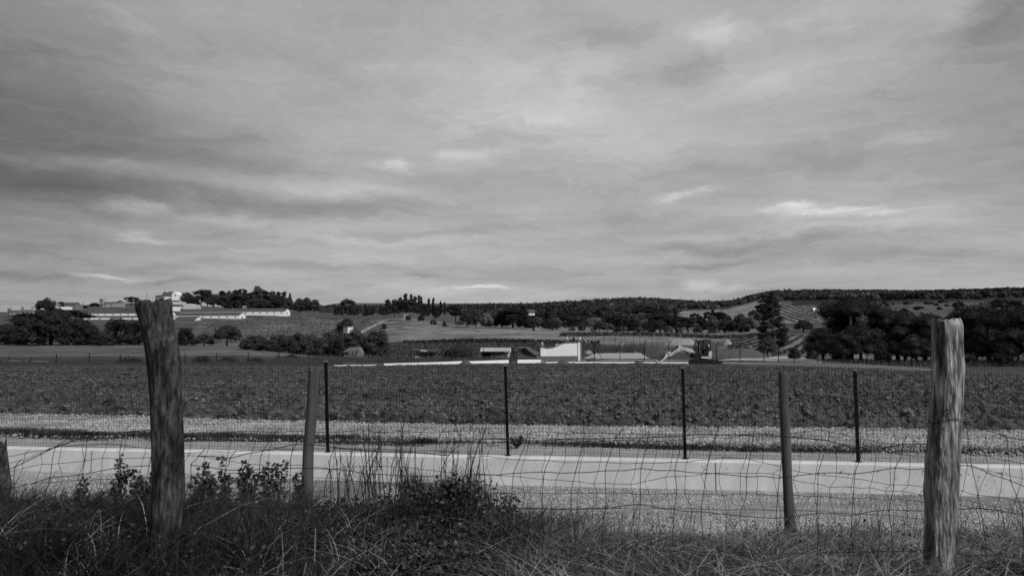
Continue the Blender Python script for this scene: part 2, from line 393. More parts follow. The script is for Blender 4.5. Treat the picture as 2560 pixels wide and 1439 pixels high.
def build_ground():
    ys = np.concatenate([[-80, -40, -20, -8, -3, -1], np.linspace(0, 9.9, 70), np.linspace(10, 14.2, 150), np.linspace(14.6, 58, 40), np.exp(np.linspace(math.log(59), math.log(1700), 560)), np.exp(np.linspace(math.log(1750), math.log(9000), 30))])
    us = np.concatenate([np.linspace(-4, -.82, 40), np.linspace(-.8, .8, 860), np.linspace(.82, 4, 40)])
    Yg, U = np.meshgrid(ys, us, indexing='ij'); W = np.maximum(Yg, 12)
    X = U*W; Z = H(X, Yg)
    Z = np.where((Yg > wallY(X)+.09) & (Yg < 58), -.06, Z)
    px = 1280+F*U; tone = np.full(X.shape, .06)
    jx = fbm(X/14, Yg/14, 3, 3)*9; jd = 1+fbm(X/25, Yg/25, 3, 5)*.05
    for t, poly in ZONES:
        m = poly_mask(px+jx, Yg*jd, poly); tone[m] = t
    n = fbm(X/9, Yg/18, 4, 8); n2 = fbm(X/2.2, Yg/5, 3, 11)
    tone *= 1+.6*n*np.clip((Yg-60)/60, 0, 1)+.35*n2
    r, c = X.shape; idx = np.arange(r*c).reshape(r, c)
    Fc = np.stack([idx[:-1, :-1], idx[:-1, 1:], idx[1:, 1:], idx[1:, :-1]], -1).reshape(-1, 4)
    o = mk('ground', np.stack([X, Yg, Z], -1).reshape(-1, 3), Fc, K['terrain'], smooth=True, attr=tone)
    tag(o, 'rolling grass and scrub land reaching to the wooded hills', kind='structure')
build_ground()

def sheet(name, y0f, y1f, us, nrow, zf, mt, label, kind='structure', powr=1.0):
    """a sheet between two depth lines, on columns of constant azimuth"""
    U = us[None, :]; T = (np.linspace(0, 1, nrow)**powr)[:, None]
    def solve(f):   # depth along azimuth u where y = f(x)
        y = np.full(us.shape, 15.0)
        for _ in range(30): y = f(us*y)
        return y[None, :]
    a, b = solve(y0f), solve(y1f)
    Yg = a*(1-T)+b*T if powr != 0 else a*(b/a)**np.linspace(0, 1, nrow)[:, None]
    X = U*Yg; Z = zf(X, Yg)
    r, c = X.shape; idx = np.arange(r*c).reshape(r, c)
    Fc = np.stack([idx[:-1, :-1], idx[:-1, 1:], idx[1:, 1:], idx[1:, :-1]], -1).reshape(-1, 4)
    o = mk(name, np.stack([X, Yg, Z], -1).reshape(-1, 3), Fc, mt, smooth=True)
    return tag(o, label, kind=kind)
def near_edge(x): return np.interp(x, [-22, -13.7, -6.2, 0, 10.8, 20], [21.8, 19.8, 17.9, 16.6, 15.6, 14.6])+fbm(np.asarray(x)*1.1, np.asarray(x)*0+3, 3)*.25
def soil_z(X, Y):
    e = np.clip((Y-near_edge(X))/.5, 0, 1); ef = np.clip((farY(X, Y)-Y)/14.0, 0, 1)
    a = fbm(X/.85, Y/.55, 4, 1, .66); b = 1-np.abs(fbm(X/.42, Y/.30, 3, 2, .6))*2; c = fbm(X/3.2, Y/2.2, 2, 4); d = fbm(X/.13, Y/.16, 2, 6)
    z = .06+.27*a+.12*b+.08*c+.08*d+.04*np.sin((Y+.03*X)*2.1+fbm(X/3, Y/3, 2))
    z = np.where(z < .0, z*.5, z)
    return -.05+(z*(.30+.70*ef)+.05*ef)*e
us = np.linspace(-.82, .82, 1500)
def field():
    a = np.full(us.shape, 16.0)
    for _ in range(30): a = near_edge(us*a)
    px = 1280+F*us
    b = np.interp(px, [-900, 0, 835, 1100, 1350, 1800, 2050, 2290, 2560, 3200], [64, 64, 64, 70, 75, 71, 63, 54, 46.5, 42])
    T = np.linspace(0, 1, 620)[:, None]; Yg = a[None]*(b/a)[None]**T; X = us[None]*Yg; Z = soil_z(X, Yg)
    r, c = X.shape; idx = np.arange(r*c).reshape(r, c)
    Fc = np.stack([idx[:-1, :-1], idx[:-1, 1:], idx[1:, 1:], idx[1:, :-1]], -1).reshape(-1, 4)
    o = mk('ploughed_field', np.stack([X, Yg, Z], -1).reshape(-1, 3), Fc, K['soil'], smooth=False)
    tag(o, 'dark freshly ploughed soil field behind the white gravel strip', kind='structure')
field()
us2 = np.linspace(-.85, .85, 500)
sheet('dirt_road', lambda x: wallY(x)+.19, lambda x: wallY(x)+2.35, us2, 12, lambda X, Y: .055+.012*fbm(X*2, Y*2, 3), K['road'], 'narrow grey dirt strip behind the low concrete wall')
sheet('gravel_strip', lambda x: wallY(x)+2.3, lambda x: near_edge(x)+.15, us2, 30, lambda X, Y: .07+.02*fbm(X*4, Y*4, 3), K['gravel_base'], 'bright white gravel strip along the ploughed field')
sheet('gravel_track', lambda x: 0*x+6.6, lambda x: wallY(x)-.005, us2, 60, lambda X, Y: H(X, Y)+.012+.012*fbm(X*3, Y*3, 3)*np.clip((wallY(X)-Y)/.2, 0, 1)+.05*np.clip((X+8)/-6, 0, 1)*0, K['track'], 'grey gravel track in front of the low concrete wall')

# loose stones: irregular little octahedra
def stones(name, C, S, mt, label, cat_kind='stuff'):
    n = len(C)
    base = np.array([(1, 0, 0), (-1, 0, 0), (0, 1, 0), (0, -1, 0), (0, 0, 1), (0, 0, -1)], float)
    Fb = np.array([(0, 2, 4), (2, 1, 4), (1, 3, 4), (3, 0, 4), (2, 0, 5), (1, 2, 5), (3, 1, 5), (0, 3, 5)])
    r = rng.uniform(.6, 1.3, (n, 6, 1)); B = base[None]*r*S[:, None, None]; B[:, :, 2] *= .75
    a = rng.uniform(0, 6.28, n); tl = rng.uniform(-.6, .6, n)
    ca, sa = np.cos(a)[:, None], np.sin(a)[:, None]; x = B[..., 0]*ca-B[..., 1]*sa; y = B[..., 0]*sa+B[..., 1]*ca
    ct, st = np.cos(tl)[:, None], np.sin(tl)[:, None]; z = B[..., 2]*ct-y*st; y = y*ct+B[..., 2]*st
    V = np.stack([x, y, z], -1)+C[:, None]
    Fc = (Fb[None]+np.arange(n)[:, None, None]*6).reshape(-1, 3)
    tag(mk(name, V.reshape(-1, 3), Fc, mt), label, kind=cat_kind)
def scat(n, umin, umax, f0, f1, zf):
    u = rng.uniform(umin, umax, n*2); y = rng.uniform(7, 22, n*2); 
    lo = f0(u*y); hi = f1(u*y); y = lo+(hi-lo)*rng.random(n*2); x = u*y
    return np.stack([x[:n], y[:n], zf(x[:n], y[:n])], -1)
C = scat(42000, -.80, .80, lambda x: wallY(x)+2.25+.2*fbm(x, x*0+1, 3), lambda x: near_edge(x)+.12, lambda x, y: .085+0*x)
stones('white_stones', C, np.exp(rng.normal(-3.75, .38, len(C))).clip(.009, .055), K['stone'], 'loose white stones covering the gravel strip by the field')
C = scat(5000, -.80, .80, lambda x: wallY(x)+.3, lambda x: wallY(x)+2.3, lambda x, y: .058+0*x)
stones('road_stones', C, rng.uniform(.008, .02, len(C)), K['pebble'], 'small pebbles scattered on the dirt strip behind the wall')
C = scat(52000, -.80, .80, lambda x: 0*x+6.9, lambda x: wallY(x)-.02, lambda x, y: H(x, y)+.014)
m = fbm(C[:, 0]/1.6, C[:, 1]/.9, 3, 21) > -.22+.1*rng.standard_normal(len(C)); C = C[m]
stones('track_pebbles', C, rng.uniform(.008, .022, len(C)), K['pebble'], 'loose grey pebbles on the track before the wall')
# clods lying on the ploughed soil
u = rng.uniform(-.8, .8, 44000); y = 16.5*np.exp(rng.random(44000)*math.log(4.2)); x = u*y
k = (y > near_edge(x)+.15) & (y < farY(x, y)-.4); x, y = x[k], y[k]
C = np.stack([x, y, soil_z(x, y)+.012], -1)
stones('soil_clods', C, rng.uniform(.02, .10, len(C))*(.5+.5*(rng.random(len(C)) > .75)), K['clod'], 'lumps of turned earth lying over the ploughed field')

# drape a path over the land
def drape(name, poly, off, mt, label):
    """poly: [(px,D)...]"""
    p = np.array(poly, float); u = (p[:, 0]-1280)/F
    us_ = np.linspace(u.min(), u.max(), 90); ys_ = np.exp(np.linspace(np.log(p[:, 1].min()), np.log(p[:, 1].max()), 70))
    U, Yg = np.meshgrid(us_, ys_); X = U*Yg
    m = poly_mask(1280+F*U+fbm(X/3, Yg/3, 2)*3, Yg*(1+.012*fbm(X/4, Yg/4, 2, 5)), poly)
    Z = H(X, Yg)+off+.02*fbm(X, Yg, 2)
    idx = np.arange(U.size).reshape(U.shape)
    q = np.stack([idx[:-1, :-1], idx[:-1, 1:], idx[1:, 1:], idx[1:, :-1]], -1).reshape(-1, 4)
    q = q[m.ravel()[q].sum(1) >= 3]
    tag(mk(name, np.stack([X, Yg, Z], -1).reshape(-1, 3), q, mt, smooth=True), label, kind='structure')
drape('gravel_yard', [(1455, 97), (1560, 95), (1625, 97), (1590, 142), (1508, 148)], .07, K['pave'], 'pale gravel yard behind the gate wall')
drape('gravel_road', [(1800, 92), (1900, 85), (2010, 78), (2110, 73), (2060, 85), (2020, 100), (1960, 118), (1900, 114)], .07, K['pave'], 'pale gravel road bending past the big pine')
drape('gravel_path', [(1455, 85.5), (1850, 88), (1850, 91), (1700, 90), (1455, 89)], .07, K['pave'], 'thin pale gravel path behind the excavator')
drape('hill_path', [(889, 300), (903, 300), (975, 440), (1000, 452), (962, 446)], .25, K['road'], 'pale farm path climbing the slope to the pines')
# ------------------------------------------------------------------ near structures: concrete wall, mesh fence, farm fences
def concrete_wall():
    xa, xb = -19, 19; ang = math.atan(-.1224)
    t = empty('concrete_wall', (0, wallY(0), 0), ang)
    tag(t, 'long low pale concrete wall between the gravel track and the field', 'wall')
    # local x runs along the wall
    n = 240; X = np.linspace(-20, 20, n)
    prof = [(0, -.5), (0, .120), (.012, .135), (.03, .150), (.17, .152), (.19, .135), (.19, -.5)]
    V = []; Fc = []
    for i, x in enumerate(X):
        w = .004*fbm(np.array(x*.8), np.array(1.), 3); zz = .004*fbm(np.array(x*1.3), np.array(5.), 3)
        for (a, z) in prof: V.append((x, a+(w if a < .1 else 0), z+zz))
    k = len(prof)
    for i in range(n-1):
        for j in range(k-1): Fc.append((i*k+j, (i+1)*k+j, (i+1)*k+j+1, i*k+j+1))
    mk('wall_body', V, Fc, K['wallc'], t)
    b = MB()
    for x in np.arange(-17.3, 20, 5.1): b.box((x-.004, -.006, -.4), (x+.004, -.0015, .12))
    for _ in range(70):
        x = random.uniform(-12, 12); z = random.uniform(-.25, .1); b.ball((x, .001, z), random.uniform(.004, .010), 6, 4)
    b.build('joints_and_holes', K['greyrender'], t)
concrete_wall()

def mesh_fence():
    t = empty('mesh_fence', (0, wallY(0)+.12, .15), math.atan(-.1224))
    tag(t, 'black steel post and wire mesh fence standing on the concrete wall', 'fence')
    ca, sa = math.cos(-math.atan(-.1224)), math.sin(-math.atan(-.1224))
    def loc(p):
        x, y, z = p[0], p[1]-(wallY(0)+.12), p[2]-.15
        return (x*ca-y*sa, x*sa+y*ca, z)
    def on(px, py):   # point of the fence plane seen at azimuth px
        u = (px-1280)/F; Y = (wallY(0)+.12)/(1+.1224*u)
        return loc(P(px, py, Y))
    tops = [(814.5, 904), (1263, 914), (1706.5, 920), (2137, 926)]; bots = [(820, 1134), (1270, 1143), (1713, 1149), (2146, 1156)]
    xs = []
    for (a, b) in zip(tops, bots):
        A, B = np.array(on(*a)), np.array(on(*b)); B[2] = .003; A[1] = B[1] = 0; xs.append((A[0], B[0]))
        m = MB(); r = .021
        # square tube, open rear slot, cap
        d = (A-B)
        for s0, s1, rr in ((0, 1, r),):
            V = []
            for q in (B, A):
                for dx, dy in ((-rr, -rr), (rr, -rr), (rr, rr), (-rr, rr)): V.append((q[0]+dx, q[1]+dy, q[2]))
            m.add(V, [(3, 2, 1, 0), (4, 5, 6, 7), (0, 1, 5, 4), (1, 2, 6, 5), (2, 3, 7, 6), (3, 0, 4, 7)])
        m.box((B[0]-.045, -.045, 0), (B[0]+.045, .045, .008))
        p = m.build('post', K['metal'], t)
        c = MB().box((A[0]-r-.004, -r-.004, A[2]-.002), (A[0]+r+.004, r+.004, A[2]+.022)); c.build('post_cap', K['greyrender'], p)
        for f in np.linspace(.08, .95, 7):
            q = B+d*f; MB().box((q[0]-.024, -r-.006, q[2]-.008), (q[0]+.024, -r+.002, q[2]+.008)).build('clip', K['metal'], p)
    left_x = xs[0][0]-(xs[1][0]-xs[0][0])
    lean = np.mean([a-b for a, b in xs])
    for bx in (left_x, left_x-(xs[1][1]-xs[0][1]), xs[3][1]+2.95):
        m = MB(); V = []
        for q in ((bx, 0, .003), (bx+lean, 0, 1.49)):
            for dx, dy in ((-.021, -.021), (.021, -.021), (.021, .021), (-.021, .021)): V.append((q[0]+dx, q[1]+dy, q[2]))
        m.add(V, [(3, 2, 1, 0), (4, 5, 6, 7), (0, 1, 5, 4), (1, 2, 6, 5), (2, 3, 7, 6), (3, 0, 4, 7)]); m.build('post', K['metal'], t)
    x0, x1, h = left_x-3.5, xs[3][0]+3.4, 1.44
    m = MB(); rw = .0018
    for x in np.arange(x0, x1, .050):
        w = .004*math.sin(x*3.1)
        n = 6; zz = np.linspace(.02, h, n)
        m.tube([(x+w+lean*z/1.5+.0025*math.sin(z*5+x*7), -.024+.006*math.sin(x*2.2+z*2), z) for z in zz], rw, 3, False)
    for z in np.arange(.02, h+.01, .0508):
        X = np.arange(x0, x1, .35)
        m.tube([(x+lean*z/1.5, -.026+.006*math.sin(x*2.2+z*2), z+.004*math.sin(x*1.9+z)) for x in X], rw if z < h-.06 and z > .06 else .0022, 3, False)
    m.build('wire_mesh', K['wire'], t)
mesh_fence()

# --- wooden posts (outline: [(py, left px, right px)] measured at depth D)
def wood_post(name, outline, D, mt, parent, label=None, rough=.08, seg=72, rows=150, jag=.02, depth_k=.9, seed=0):
    o = np.array(outline, float); py = np.linspace(o[0, 0], o[-1, 0], rows)
    l = np.interp(py, o[:, 0], o[:, 1]); r = np.interp(py, o[:, 0], o[:, 2])
    cx = (l+r)/2; V = []; Fc = []
    r0 = o[:, 2]-o[:, 1]
    th = np.linspace(0, 2*math.pi, seg, endpoint=False)
    for i in range(rows):
        c = P(cx[i], py[i], D); rad = (r[i]-l[i])/2*M(D)
        z = c[2]; tt = th+.25*math.sin(z*1.7+seed)
        q = fbm(np.cos(tt)*2.2+seed+5, np.sin(tt)*2.2+z*1.4+9, 4, seed)*rough
        g = -np.clip(.5-np.abs(fbm(tt*2.3+seed, z*.9+0*tt+3, 3, seed+3))*7, 0, 1)*rough*1.5
        fine = fbm(tt*9, z*2.5+0*tt, 3, seed+6)*rough*.35
        rr = rad*(1+q+g+fine-.02)
        zz = z+0*tt
        if i < 4: zz = z+(4-i)/4*jag*(fbm(np.cos(tt)*1.2+seed, np.sin(tt)*1.2, 2, seed+2)*2.5+fbm(tt*4, tt*0+seed, 2)*.7)
        for j in range(seg): V.append((c[0]+rr[j]*math.cos(th[j]), D+rr[j]*math.sin(th[j])*depth_k, zz[j]))
    for i in range(rows-1):
        for j in range(seg): Fc.append((i*seg+j, (i+1)*seg+j, (i+1)*seg+(j+1) % seg, i*seg+(j+1) % seg))
    V = np.array(V); top = V[:seg]; ctr = top.mean(0)
    inner = ctr+(top-ctr)*.55; inner[:, 2] = top[:, 2].mean()-.006+.006*rng.standard_normal(seg)
    n = len(V); V = np.vstack([V, inner, ctr-np.array((0, 0, .012))])
    for j in range(seg):
        k = (j+1) % seg; Fc.append((j, k, n+k, n+j)); Fc.append((n+j, n+k, n+seg))
    p = mk(name, V, Fc, mt, parent, smooth=True)
    if label: p['label'] = label
    return p
def wire(pts, r, seg=5):
    """smooth polyline through points"""
    p = np.array(pts, float)
    if len(p) > 2:
        e = np.vstack([2*p[0]-p[1], p, 2*p[-1]-p[-2]]); out = []
        for i in range(len(p)-1):
            for t in np.linspace(0, 1, 4, endpoint=False):
                out.append(_cr(e[i], e[i+1], e[i+2], e[i+3], t))
        out.append(p[-1]); p = np.array(out)
    return tube(p, r, seg, False)
def net(parent, D, rows, xs, lean, r, top_free=None, seed=0, bottoms=1.0, name='wire_netting'):
    """hinge joint netting: rows = list of control lists [(px,py)...]; xs = verticals at the first row"""
    g = np.random.default_rng(seed); m = MB()
    nodes = []
    for i, row in enumerate(rows):
        row = np.array(row, float); px = np.array(xs, float)+lean[i]+g.normal(0, 4.5, len(xs))
        py = np.interp(px, row[:, 0], row[:, 1])+g.normal(0, 1.6, len(xs))
        nodes.append([(a, b, D+.03*math.sin(a*.011+i)+g.normal(0, .008)) for a, b in zip(px, py)])
    for i, nd in enumerate(nodes):
        pts = [P(a, b, d) for a, b, d in nd]
        mid = []
        for k in range(len(pts)-1): mid += [pts[k], (pts[k]+pts[k+1])/2+np.array((0, 0, g.normal(0, .0025)))]
        mid.append(pts[-1]); m.add(*wire(mid, r*(1.15 if i in (0, len(nodes)-1) else 1)))
        for p in pts: m.ball(p, r*2.1, 6, 4)
    for k in range(len(xs)):
        col = [P(*nodes[i][k]) for i in range(len(nodes))]
        full = []
        for i in range(len(col)-1): full += [col[i], (col[i]+col[i+1])/2+np.array((g.normal(0, .005), 0, 0))]
        full.append(col[-1])
        if top_free: full = [col[0]+np.array((top_free[0]*M(D)+g.normal(0, .006), 0, top_free[1]*M(D)*g.uniform(.6, 1.1)))]+full
        m.add(*wire(full, r*.85))
    m.build(name, K['nwire'], parent)

DA, DB = 3.1, 5.6
fa = empty('farm_fence', (0, 0, 0)); tag(fa, 'nearest farm fence of two thick old timber posts and sagging wire netting', 'fence')
wood_post('post', [(752, 340, 428), (775, 342, 429), (800, 350, 432), (830, 358, 436), (870, 365, 446), (930, 372, 451), (1000, 377, 454), (1080, 379, 457), (1160, 381, 459), (1210, 383, 460), (1290, 381, 457), (1360, 377, 452), (1620, 372, 446)], DA, K['postd'], fa, 'thick dark bark covered timber post', rough=.10, jag=.012, seed=1, seg=120)
wood_post('post', [(799, 2333, 2398), (812, 2331, 2404), (870, 2331, 2405), (915, 2333, 2409), (960, 2332, 2406), (1040, 2329, 2404), (1090, 2323, 2400), (1150, 2316, 2396), (1210, 2313, 2393), (1300, 2314, 2389), (1360, 2311, 2387), (1439, 2309, 2387), (1640, 2305, 2382)], DA, K['postl'], fa, 'pale grey weathered timber post with dark vertical cracks', rough=.07, jag=.007, seed=4, seg=120)
fb = empty('rear_farm_fence', (0, 0, 0)); tag(fb, 'second farm fence of thin round posts with bent wire netting', 'fence')
wood_post('post', [(921, 772, 798), (940, 771, 797), (1000, 768, 795), (1060, 763, 790), (1130, 757, 784), (1200, 754, 783), (1290, 756, 779), (1380, 755, 779)], DB-.1, K['postm'], fb, 'thin leaning round post on the left', rough=.05, seg=40, rows=90, jag=.012, seed=7)
wood_post('post', [(928, 1946, 1968.5), (935, 1946, 1969), (1000, 1948, 1971), (1100, 1952, 1977), (1200, 1957, 1980), (1280, 1960, 1986), (1340, 1963, 1991), (1420, 1966, 1993)], DB-.1, K['postm'], fb, 'thin smooth round post on the right', rough=.02, seg=40, rows=90, jag=.002, seed=9)
wood_post('post', [(1114, -16, 14), (1150, -14, 19), (1185, -20, 22), (1215, -22, 26), (1250, -24, 20), (1330, -28, 12)], DB-.9, K['postd'], fb, 'short dark broken stump of a post', rough=.16, seg=40, rows=70, jag=.03, seed=12)
# rear netting (thin wires)
rB = .0020
xsR = [1165, 1210] + list(np.arange(1258, 2620, 45.5))
net(fb, DB, [
    [(1100, 1078), (1280, 1082), (1500, 1084), (1700, 1086), (1950, 1083), (2060, 1075), (2200, 1105), (2400, 1130), (2620, 1170)],
    [(1100, 1096), (1300, 1094), (1480, 1101), (1680, 1102), (1780, 1091), (1880, 1086), (2050, 1098), (2200, 1125), (2400, 1160), (2620, 1212)],
    [(1100, 1135), (1280, 1147), (1400, 1154), (1550, 1158), (1690, 1156), (1780, 1146), (1850, 1142), (1960, 1168), (2060, 1188), (2200, 1205), (2400, 1225), (2620, 1265)],
    [(1100, 1180), (1280, 1192), (1400, 1201), (1520, 1210), (1600, 1203), (1680, 1190), (1780, 1183), (1860, 1180), (1960, 1192), (2060, 1214), (2200, 1222), (2400, 1248), (2620, 1290)],
    [(1100, 1226), (1300, 1231), (1600, 1232), (1900, 1236), (2200, 1246), (2400, 1262), (2620, 1300)],
    [(1100, 1268), (1300, 1270), (1600, 1270), (1900, 1272), (2200, 1286), (2400, 1300), (2620, 1330)],
    [(1100, 1330), (1600, 1330), (2200, 1345), (2620, 1380)]],
    xsR, [22, 20, 12, 0, 3, 8, 14], rB, top_free=(4, 8), seed=3)
xsL = list(np.arange(-60, 1140, 52))
net(fb, DB, [
    [(-80, 1150), (90, 1132), (180, 1104), (300, 1092), (520, 1082), (760, 1078), (1140, 1080)],
    [(-80, 1172), (60, 1150), (130, 1118), (260, 1108), (480, 1132), (560, 1128), (760, 1120), (1140, 1128)],
    [(-80, 1190), (100, 1162), (200, 1150), (330, 1146), (480, 1138), (620, 1156), (800, 1168), (1000, 1165), (1140, 1180)],
    [(-80, 1212), (120, 1205), (300, 1196), (480, 1186), (640, 1180), (860, 1196), (1140, 1226)],
    [(-80, 1260), (300, 1240), (700, 1232), (1140, 1268)],
    [(-80, 1320), (300, 1300), (700, 1290), (1140, 1330)]],
    xsL, [20, 12, 4, -6, -10, -4], rB, top_free=(12, 12), seed=5)
# front netting (thick wires)
rA = .0017
net(fa, DA, [
    [(1150, 1095), (1300, 1100), (1500, 1095), (1700, 1090), (1900, 1088), (2060, 1100), (2140, 1130), (2230, 1112), (2330, 1110)],
    [(1150, 1183), (1280, 1181), (1360, 1182), (1440, 1180), (1520, 1176), (1600, 1169), (1685, 1176), (1780, 1183), (1860, 1190), (1950, 1195), (2000, 1190), (2040, 1181), (2135, 1184), (2230, 1168), (2330, 1172)],
    [(1150, 1272), (1300, 1270), (1430, 1272), (1510, 1270), (1590, 1258), (1675, 1272), (1760, 1281), (1860, 1290), (1960, 1293), (2040, 1283), (2135, 1290), (2230, 1270), (2330, 1276)],
    [(1150, 1372), (1500, 1368), (1900, 1385), (2135, 1378), (2330, 1374)],
    [(1150, 1500), (2330, 1500)]],
    [1185, 1288, 1362, 1440, 1519, 1600, 1683, 1767, 1858, 1943, 2041, 2134, 2232, 2320], [22, 2, -6, -4, -8], rA, top_free=(6, 30), seed=11)
net(fa, DA, [
    [(2340, 1052), (2400, 1052), (2440, 1075), (2500, 1088), (2640, 1120)],
    [(2340, 1165), (2432, 1162), (2480, 1180), (2540, 1207), (2640, 1245)],
    [(2340, 1274), (2440, 1271), (2560, 1283), (2640, 1300)],
    [(2340, 1378), (2640, 1400)], [(2340, 1500), (2640, 1500)]],
    [2345, 2428, 2531, 2625], [-20, 0, 26, 40, 50], rA, top_free=(-14, 12), seed=12)
net(fa, DA, [
    [(-80, 1215), (100, 1140), (180, 1095), (340, 1075)], [(-80, 1240), (150, 1190), (300, 1170), (400, 1160)],
    [(-80, 1330), (150, 1290), (400, 1270)], [(-80, 1430), (400, 1400)], [(-80, 1540), (400, 1520)]],
    [-60, 22, 105, 190, 275, 352], [30, 14, -4, -20, -30], rA, top_free=(14, 20), seed=13)
net(fa, DA, [
    [(450, 1128), (560, 1150), (700, 1110), (900, 1120), (1150, 1140)], [(450, 1160), (600, 1178), (760, 1165), (1000, 1190), (1160, 1183)],
    [(450, 1270), (800, 1268), (1160, 1272)], [(450, 1380), (1160, 1380)], [(450, 1500), (1160, 1500)]],
    [470, 556, 640, 728, 815, 905, 998, 1095], [24, 6, -6, -8, -10], rA, top_free=(16, 24), seed=14)
# wire tied round the pale post
t = MB(); c = P(2366, 1046, DA); rr = 39*M(DA)+.003
t.add(*wire([(c[0]+rr*math.cos(a), DA+rr*.9*math.sin(a), c[2]-.012*math.cos(a*2)-.006) for a in np.linspace(0, 2*math.pi, 20)], .0018))
t.add(*wire([P(2366, 1038, DA-.07), P(2375, 1030, DA-.072), P(2368, 1022, DA-.07), P(2358, 1034, DA-.07), P(2371, 1046, DA-.071)], .0018))
t.build('tie_wire', K['nwire'], fa)
# ------------------------------------------------------------------ trees
def leafq(C, Nn, size, asp=1.0, fold=0):
    n = len(C); r = rng.standard_normal((n, 3)); t = np.cross(Nn, r); t /= np.linalg.norm(t, axis=1)[:, None]+1e-9
    b = np.cross(Nn, t); b /= np.linalg.norm(b, axis=1)[:, None]+1e-9
    s = (size*rng.uniform(.6, 1.4, n))[:, None]
    V = np.stack([C-t*s, C-b*s*asp*.8, C+t*s, C+b*s*asp*.8], 1).reshape(-1, 3)
    return V, np.arange(n*4).reshape(-1, 4)
ICO = None
def lump(c, r3, seed, sub=2):
    bm = bmesh.new(); bmesh.ops.create_icosphere(bm, subdivisions=sub, radius=1)
    V = np.array([v.co[:] for v in bm.verts]); Fc = np.array([[v.index for v in f.verts] for f in bm.faces]); bm.free()
    k = 1+.22*fbm(V[:, 0]*2+seed, V[:, 1]*2+V[:, 2]*1.7+seed, 3)
    return V*k[:, None]*np.array(r3)+np.array(c), Fc
def crown(name, lobes, n, size, mt, parent, core=.62, flat=.0, asp=.8, under=.25):
    L = np.array(lobes, float); w = (L[:, 3]*L[:, 5])**.9; w /= w.sum()
    k = rng.choice(len(L), n, p=w); d = rng.standard_normal((n, 3)); d /= np.linalg.norm(d, axis=1)[:, None]
    flip = (d[:, 2] < -.15) & (rng.random(n) > under); d[flip, 2] *= -1
    rad = rng.uniform(.80, 1.08, n)+.12*fbm(d[:, 0]*3+k, d[:, 1]*3+d[:, 2]*3, 2)
    C = L[k, :3]+d*L[k, 3:6]*rad[:, None]
    Nn = d/L[k, 3:6]; Nn /= np.linalg.norm(Nn, axis=1)[:, None]
    Nn = Nn*.9+rng.standard_normal((n, 3))*.55; Nn /= np.linalg.norm(Nn, axis=1)[:, None]
    V, Fc = leafq(C, Nn, size, asp)
    Vs = [V]; Fs = [Fc]; off = len(V)
    if core:
        for i, l in enumerate(L):
            v, f = lump(l[:3], l[3:6]*core, i*3.3, 2); Vs.append(v); Fs.append(np.hstack([f, f[:, 2:3]])+off); off += len(v)
        # triangles are written as triangles
        Vall = np.vstack(Vs); Fl = [list(map(int, q)) for q in Fs[0]]
        for q in Fs[1:]: Fl += [list(map(int, r[:3])) for r in q]
        return mk(name, Vall, Fl, mt, parent)
    return mk(name, V, Fc, mt, parent)
def trunk(parent, pts, rad, mt=None, branches=()):
    m = MB(); m.tube(pts, rad, 7)
    for bp, br in branches: m.tube(bp, br, 5)
    return m.build('trunk', mt or K['bark'], parent, smooth=True)
def proto_umbrella(i, n=3200, size=.022, lift=.30):
    r = random.Random(i*7+1); t = empty('umbrella_pine', (0, 0, -500))
    lob = []
    for k in range(13):
        a = k*2.399+r.random(); q = .36*math.sqrt(k/12); h = .86-1.0*q*q+r.uniform(-.04, .04)
        lob.append((q*math.cos(a), q*math.sin(a), max(h, lift+.18), r.uniform(.13, .20), r.uniform(.13, .20), r.uniform(.11, .17)))
    for k in range(8):
        a = k*.785+r.random(); q = r.uniform(.18, .36); lob.append((q*math.cos(a), q*math.sin(a), lift+r.uniform(.10, .24), .14, .14, .12))
    br = []
    for k in range(6):
        a = k*1.05+r.random()*.5; s0 = .30+.03*k
        br.append(([(0, 0, s0), (.12*math.cos(a), .12*math.sin(a), s0+.12), (.28*math.cos(a), .28*math.sin(a), lift+.22)], [.020, .014, .006]))
    crown('crown', lob, n, size, K['leafd'], t)
    lx = r.uniform(-.06, .06); trunk(t, [(lx, 0, -.05), (lx*.5, .01, .2), (0, 0, .42), (.01, 0, .78)], [.040, .030, .026, .010], branches=br)
    return t
def proto_round(i, n=3000, size=.024, mt='leafm', low=.12, zr=1.0):
    r = random.Random(i*11+3); t = empty('broadleaf_tree', (0, 0, -500)); lob = []
    for k in range(11):
        a = k*2.399+r.random(); q = .30*math.sqrt((k+.3)/11); h = low+.22+(.86-low-.3)*(1-(k/11)**1.5)*r.uniform(.75, 1.08)
        lob.append((q*math.cos(a)*1.05, q*math.sin(a)*1.05, h, r.uniform(.15, .21), r.uniform(.15, .21), min(r.uniform(.13, .19)*zr, .97-h)))
    for k in range(6):
        a = k*1.05+r.random(); lob.append((.30*math.cos(a), .30*math.sin(a), low+.16*zr+r.uniform(0, .12), .17, .17, .16*zr))
    crown('crown', lob, n, size, K[mt], t, under=.6)
    trunk(t, [(0, 0, -.06), (.01, 0, .25), (0, 0, .6)], [.035, .028, .012])
    return t
